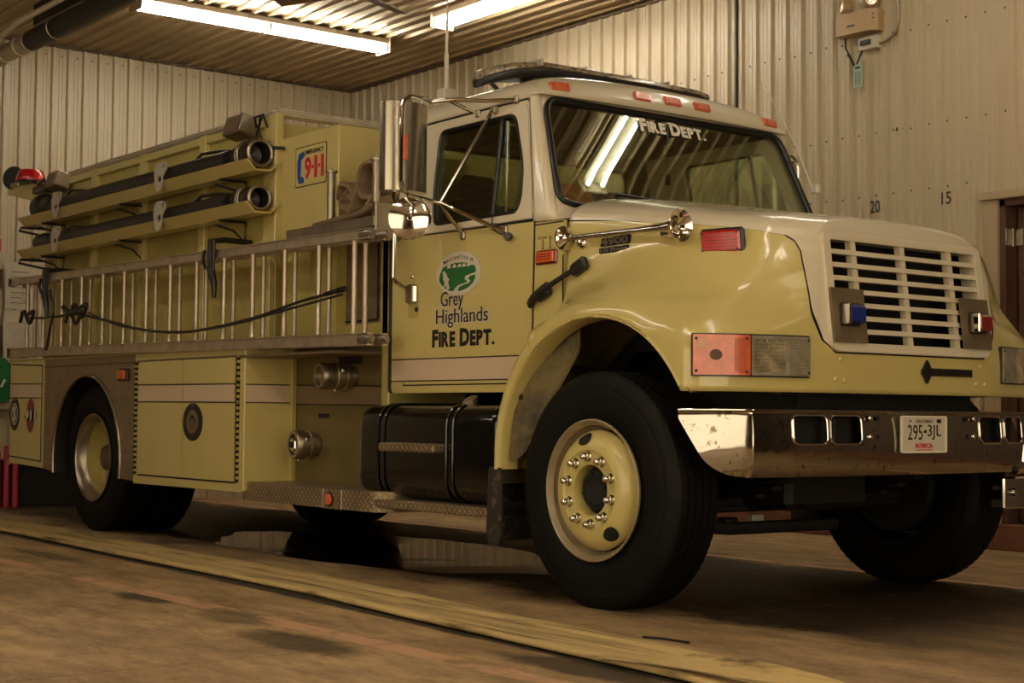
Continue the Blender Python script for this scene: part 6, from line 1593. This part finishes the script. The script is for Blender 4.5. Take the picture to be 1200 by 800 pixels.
# scene lights on the top rail
for (x, l) in ((-6.45, ''), (-3.47, '')):
    R4 = Matrix.Translation((x, -1.08, 2.625)) @ Matrix.Rotation(radians(-16), 4, 'X') @ Matrix.Scale(.78, 4)
    b = G().box(-.15, .15, -.07, .07, -.085, .07, .008, R4).out('scene_light', M['alu_dark'], TR)
    G().box(.10, .155, -.078, .075, -.075, .075, .006, R4).out('light_hood', M['steel'], b)
    G().box(-.17, .12, -.06, .075, .072, .082, .003, R4).out('light_cap', M['steel'], b)
    G().box(-.12, .09, -.076, -.069, -.07, .055, .003, R4).out('light_glass', M['alu_dark'], b)
g = G(); g.tube([(-3.26, -1.05, 2.66), (-3.22, -1.09, 2.58), (-3.16, -1.10, 2.50), (-3.10, -1.06, 2.45), (-3.02, -1.02, 2.44)], .010, 6); g.tube([(-3.30, -1.06, 2.60), (-3.25, -1.1, 2.65), (-3.18, -1.08, 2.66), (-3.16, -1.06, 2.58)], .008, 6); g.out('light_cable', M['black'], TR)
# rear corner bracket with beacon and work lamp
g = G(); g.panel(rpoly([(-7.72, 2.66), (-7.72, 2.70), (-6.95, 2.70), (-6.9, 2.62), (-6.95, 2.52), (-7.1, 2.54)], .01), [], .30, lambda u, v, w: (u, -1.02 - w - .0, v)); rb_ = g.out('rear_bracket', M['yellow'], TR, smooth=0)
g = G(); g.lathe([(-.10, .03), (-.08, .07), (-.03, .095), (.02, .10), (.03, .09)], (-7.62, -1.0, 2.79), (.55, -.75, .1), 28); wl = g.out('work_lamp', M['black'], TR)
g = G(); g.lathe([(-.005, .02), (.004, .018)], (-7.50, -1.03, 2.725), (.5, -.8, 0), 12); g.box(-7.62, -7.50, -1.04, -1.0, 2.70, 2.74, .008); g.out('lamp_foot', M['steel'], wl)
g = G(); g.lathe([(0, .115), (.012, .12), (.045, .115), (.085, .098), (.098, .09), (.10, 0)], (-7.16, -1.03, 2.70), (0, 0, 1), 24); bc = g.out('rear_beacon', M['red'], TR, smooth=40)
g = G(); g.lathe([(0, .118), (.012, .122)], (-7.16, -1.03, 2.695), (0, 0, 1), 24); g.out('beacon_base', M['black'], bc)
g = G(); g.tube([(-7.15, -1.02, 2.70), (-6.95, -1.05, 2.66), (-6.80, -1.06, 2.68), (-6.7, -1.06, 2.60)], .012, 8); g.box(-7.0, -6.75, -1.08, -1.0, 2.58, 2.64, .01); g.out('beacon_cable', M['black'], TR)

# ---------------- deck with hose bundle ahead of the box
g = G(); g.box(-2.74, -1.80, -1.15, -.55, 1.850, 1.866, .003); g.box(-2.74, -1.80, -1.156, -1.148, 1.850, 1.905, .002); g.box(-1.82, -1.79, -1.15, -.55, 1.78, 1.98, .004); g.box(-2.74, -1.82, -.56, -.55, 1.85, 1.95, .002); dk = g.out('hose_deck', M['steel'], TR, smooth=0)
g = G(); g.tube([(-2.45, -1.135, 1.905), (-1.95, -1.135, 1.935), (-1.83, -1.135, 1.965)], .020, 10); g.out('deck_roll_bar', M['alu_dark'], dk)
ph = None
for (x, y, z1) in ((-2.335, -1.10, 2.212), (-1.865, -1.10, 2.225), (-2.33, -.75, 2.20)):
    g = G(); g.lathe([(0, .024), (z1 - 1.866 - .012, .024), (z1 - 1.866 - .012, .036), (z1 - 1.866, .036), (z1 - 1.86, .006), (z1 - 1.84, .005)], (x, y, 1.866), (0, 0, 1), 16); g.out('deck_post', M['steel'], dk)
# flat folded canvas hose: strips looping between the posts
def strap(g, pts, w, th=.012, n=8):
    P = [Vector(p) for p in pts]; Q = []
    for i in range(len(P) - 1):
        for k in range(n):
            a = P[i - 1] if i else P[0]; d = P[i + 2] if i + 2 < len(P) else P[-1]; Q.append(Vector(cr(tuple(a), tuple(P[i]), tuple(P[i + 1]), tuple(d), k / n)))
    Q.append(P[-1]); V = []; F = []
    for i, q in enumerate(Q):
        tg = (Q[min(i + 1, len(Q) - 1)] - Q[max(i - 1, 0)]).normalized(); wd = Vector((0.15, 1, 0)); wd = (wd - tg * wd.dot(tg)).normalized(); nn = tg.cross(wd).normalized()
        for (a, b) in ((-.5, .35), (-.42, .5), (.42, .5), (.5, .35), (.5, -.35), (.42, -.5), (-.42, -.5), (-.5, -.35)): V.append(q + wd * a * w + nn * b * th)
    m = 8
    for i in range(len(Q) - 1):
        for k in range(m): F.append((i * m + k, i * m + (k + 1) % m, (i + 1) * m + (k + 1) % m, (i + 1) * m + k))
    F.append(tuple(range(m))); F.append(tuple((len(Q) - 1) * m + k for k in range(m - 1, -1, -1)))
    g.add(V, F)
t = thing('canvas_hose_bundle', (-2.1, -.98, 1.875), 'folded tan canvas fire hose with red couplings heaped behind the cab on the steel deck', 'fire hose')
loops = [[(-2.33, -1.02, 2.06), (-2.27, -1.04, 2.13), (-2.16, -1.04, 2.09), (-2.20, -1.02, 1.99), (-2.31, -1.02, 2.03), (-2.26, -1.0, 2.10)],
         [(-2.24, -1.05, 1.90), (-2.15, -1.05, 1.98), (-2.10, -1.04, 2.09), (-2.06, -1.04, 2.20), (-1.94, -1.04, 2.22), (-1.86, -1.04, 2.14), (-1.90, -1.04, 2.04), (-2.04, -1.04, 2.04), (-2.10, -1.04, 2.13)],
         [(-2.28, -1.03, 1.895), (-2.18, -1.04, 1.93), (-2.13, -1.04, 2.01), (-2.20, -1.04, 2.06)],
         [(-2.12, -1.06, 1.90), (-2.02, -1.06, 1.94), (-1.92, -1.05, 2.02), (-1.85, -1.05, 1.99), (-1.94, -1.05, 1.93), (-2.04, -1.05, 1.92)],
         [(-2.17, -.96, 2.10), (-2.10, -.96, 2.0), (-1.95, -.96, 1.97), (-1.86, -.95, 1.93)],
         [(-2.30, -.92, 1.92), (-2.15, -.92, 2.05), (-2.0, -.92, 2.14), (-1.88, -.92, 2.08), (-1.96, -.92, 1.95), (-2.2, -.9, 1.91)]]
for lp in loops:
    g = G(); strap(g, lp, .085, .030); g.out('hose_fold', M['canvas'], t, smooth=45)
for (x, y, z, r) in ((-1.93, -1.0, 2.12, .042), (-1.90, -1.01, 1.96, .036), (-1.86, -.98, 2.16, .034)):
    g = G(); g.lathe([(0, r * .8), (.02, r), (.06, r), (.08, r * .8)], (x, y, z), (.5, -.8, .2), 18); g.out('coupling', M['redcloth'], t, label='red hose coupling')

# ---------------- ladders on the side
def ladder(y, xs, dz, x0, x1, lab):
    sl = .0125
    zt = lambda x: 1.790 + (-1.68 - x) * sl + dz; zb = lambda x: 1.236 + (-1.68 - x) * sl + dz
    t = thing('ladder', ((x0 + x1) / 2, y, 1.25), lab, 'ladder', 'aluminium ladders on the truck side')
    for zf, h in ((zt, .028), (zb, .033)):
        g = G(); g.panel([(x0, -h), (x1, -h), (x1, h), (x0, h)], [], .028, lambda u, v, w, zf=zf: (u, y - .014 - w, zf(u) + v)); r_ = g.out('rail', M['alu'], t, smooth=0)
        g = G(); g.panel([(x0, -h), (x1, -h), (x1, -h + .006), (x0, -h + .006)], [], .010, lambda u, v, w, zf=zf: (u, y - .024 - w, zf(u) + v)); g.panel([(x0, h - .006), (x1, h - .006), (x1, h), (x0, h)], [], .010, lambda u, v, w, zf=zf: (u, y - .024 - w, zf(u) + v)); g.out('rail_flange', M['alu'], r_, smooth=0)
        g = G(); g.box(x0 - .012, x0 + .012, y - .03, y + .02, zf(x0) - h - .004, zf(x0) + h + .004, .004); g.out('end_cap', M['black'], t)
        g = G(); g.tube([(x1 - .10, y, zf(x1)), (x1 - .02, y, zf(x1)), (x1 + .015, y, zf(x1))], [.034, .034, .02], 14, flat=(1, .7)); g.out('rail_foot', M['steel'], t)
    first = None
    for x in xs:
        zc = (zt(x) + zb(x)) / 2; L_ = zt(x) - zb(x) - .05
        if first is None:
            g = G(); g.lathe([(0, .022), (.02, .015), (L_ - .02, .015), (L_, .020)], (x, y, zc - L_ / 2), (0, 0, 1), 10); first = g.out('rung', M['alu'], t)
        else: inst(first, (x, y, zc), t)
    return zt, zb
zt1, zb1 = ladder(-1.255, [-6.562, -6.228, -5.875, -5.508, -5.130, -4.771, -4.417, -4.056, -3.680, -3.313, -2.951, -2.574, -2.197, -1.831], 0, -6.90, -1.66, 'outer aluminium ladder hung on its side along the truck, nearest the viewer')
zt2, zb2 = ladder(-1.135, [-6.719, -6.366, -5.995, -5.643, -5.262, -4.901, -4.532, -4.169, -3.791, -3.422, -3.043, -2.668, -2.288, -1.911], .002, -6.92, -1.70, 'inner aluminium ladder hung between the outer ladder and the truck wall')
# ladder hooks
for x in (-6.12, -3.42):
    g = G(); g.tube([(x, -1.02, 1.90), (x, -1.20, 1.905), (x, -1.30, 1.89), (x + .005, -1.302, 1.80), (x + .02, -1.30, 1.74)], .018, 8); g.box(x - .04, x + .05, -1.30, -1.285, 1.70, 1.90, .006)
    g.tube([(x, -1.298, 1.74), (x + .06, -1.30, 1.62), (x + .065, -1.30, 1.54)], [.03, .022, .014], 8); g.tube([(x - .07, -1.30, 1.84), (x - .09, -1.30, 1.78), (x - .06, -1.30, 1.73), (x, -1.30, 1.72)], .010, 6); g.out('ladder_hook', M['black'], TR)
g = G(); g.box(-6.2, -2.06, -1.25, -.92, 1.172, 1.19, .004); g.out('ladder_shelf', M['alu_dark'], TR, smooth=0)
# black cord sagging through the rungs
def sag(g, pts, r):
    P = [Vector(p) for p in pts]; Q = []
    for i in range(len(P) - 1):
        for k in range(8):
            a = P[i - 1] if i else P[0]; d = P[i + 2] if i + 2 < len(P) else P[-1]; Q.append(cr(tuple(a), tuple(P[i]), tuple(P[i + 1]), tuple(d), k / 8))
    Q.append(tuple(P[-1])); g.tube(Q, r, 6)
g = G(); sag(g, [(-6.5, -1.29, 1.555), (-6.0, -1.285, 1.54), (-5.52, -1.285, 1.545), (-5.2, -1.285, 1.50), (-4.853, -1.285, 1.454), (-4.307, -1.285, 1.378), (-3.687, -1.285, 1.350), (-2.915, -1.285, 1.395), (-2.3, -1.285, 1.47), (-1.88, -1.28, 1.503)], .009)
sag(g, [(-5.3, -1.29, 1.54), (-4.7, -1.29, 1.42), (-3.9, -1.29, 1.352), (-3.2, -1.29, 1.365), (-2.5, -1.29, 1.425), (-1.9, -1.285, 1.48)], .007)
for (x, z) in ((-5.45, 1.56), (-5.55, 1.52), (-6.45, 1.56)): sag(g, [(x - .14, -1.30, z - .03), (x - .04, -1.31, z + .05), (x + .05, -1.30, z - .05), (x + .15, -1.305, z + .04), (x, -1.30, z + .02), (x - .12, -1.30, z + .04)], .013)
sag(g, [(-6.0, -1.30, 1.74), (-5.93, -1.30, 1.60), (-5.98, -1.30, 1.45), (-6.05, -1.30, 1.30)], .010); sag(g, [(-5.72, -1.305, 1.60), (-5.6, -1.305, 1.56), (-5.45, -1.305, 1.55)], .02)
for k in range(4): g.lathe([(0, .014), (.04, .014)], (-2.08 + k * .055, -1.285, 1.49 + k * .006), (1, 0, .1), 8)
tag(g.out('tie_cord', M['black']), 'black tie-down cord sagging across the ladder rungs', 'cord')
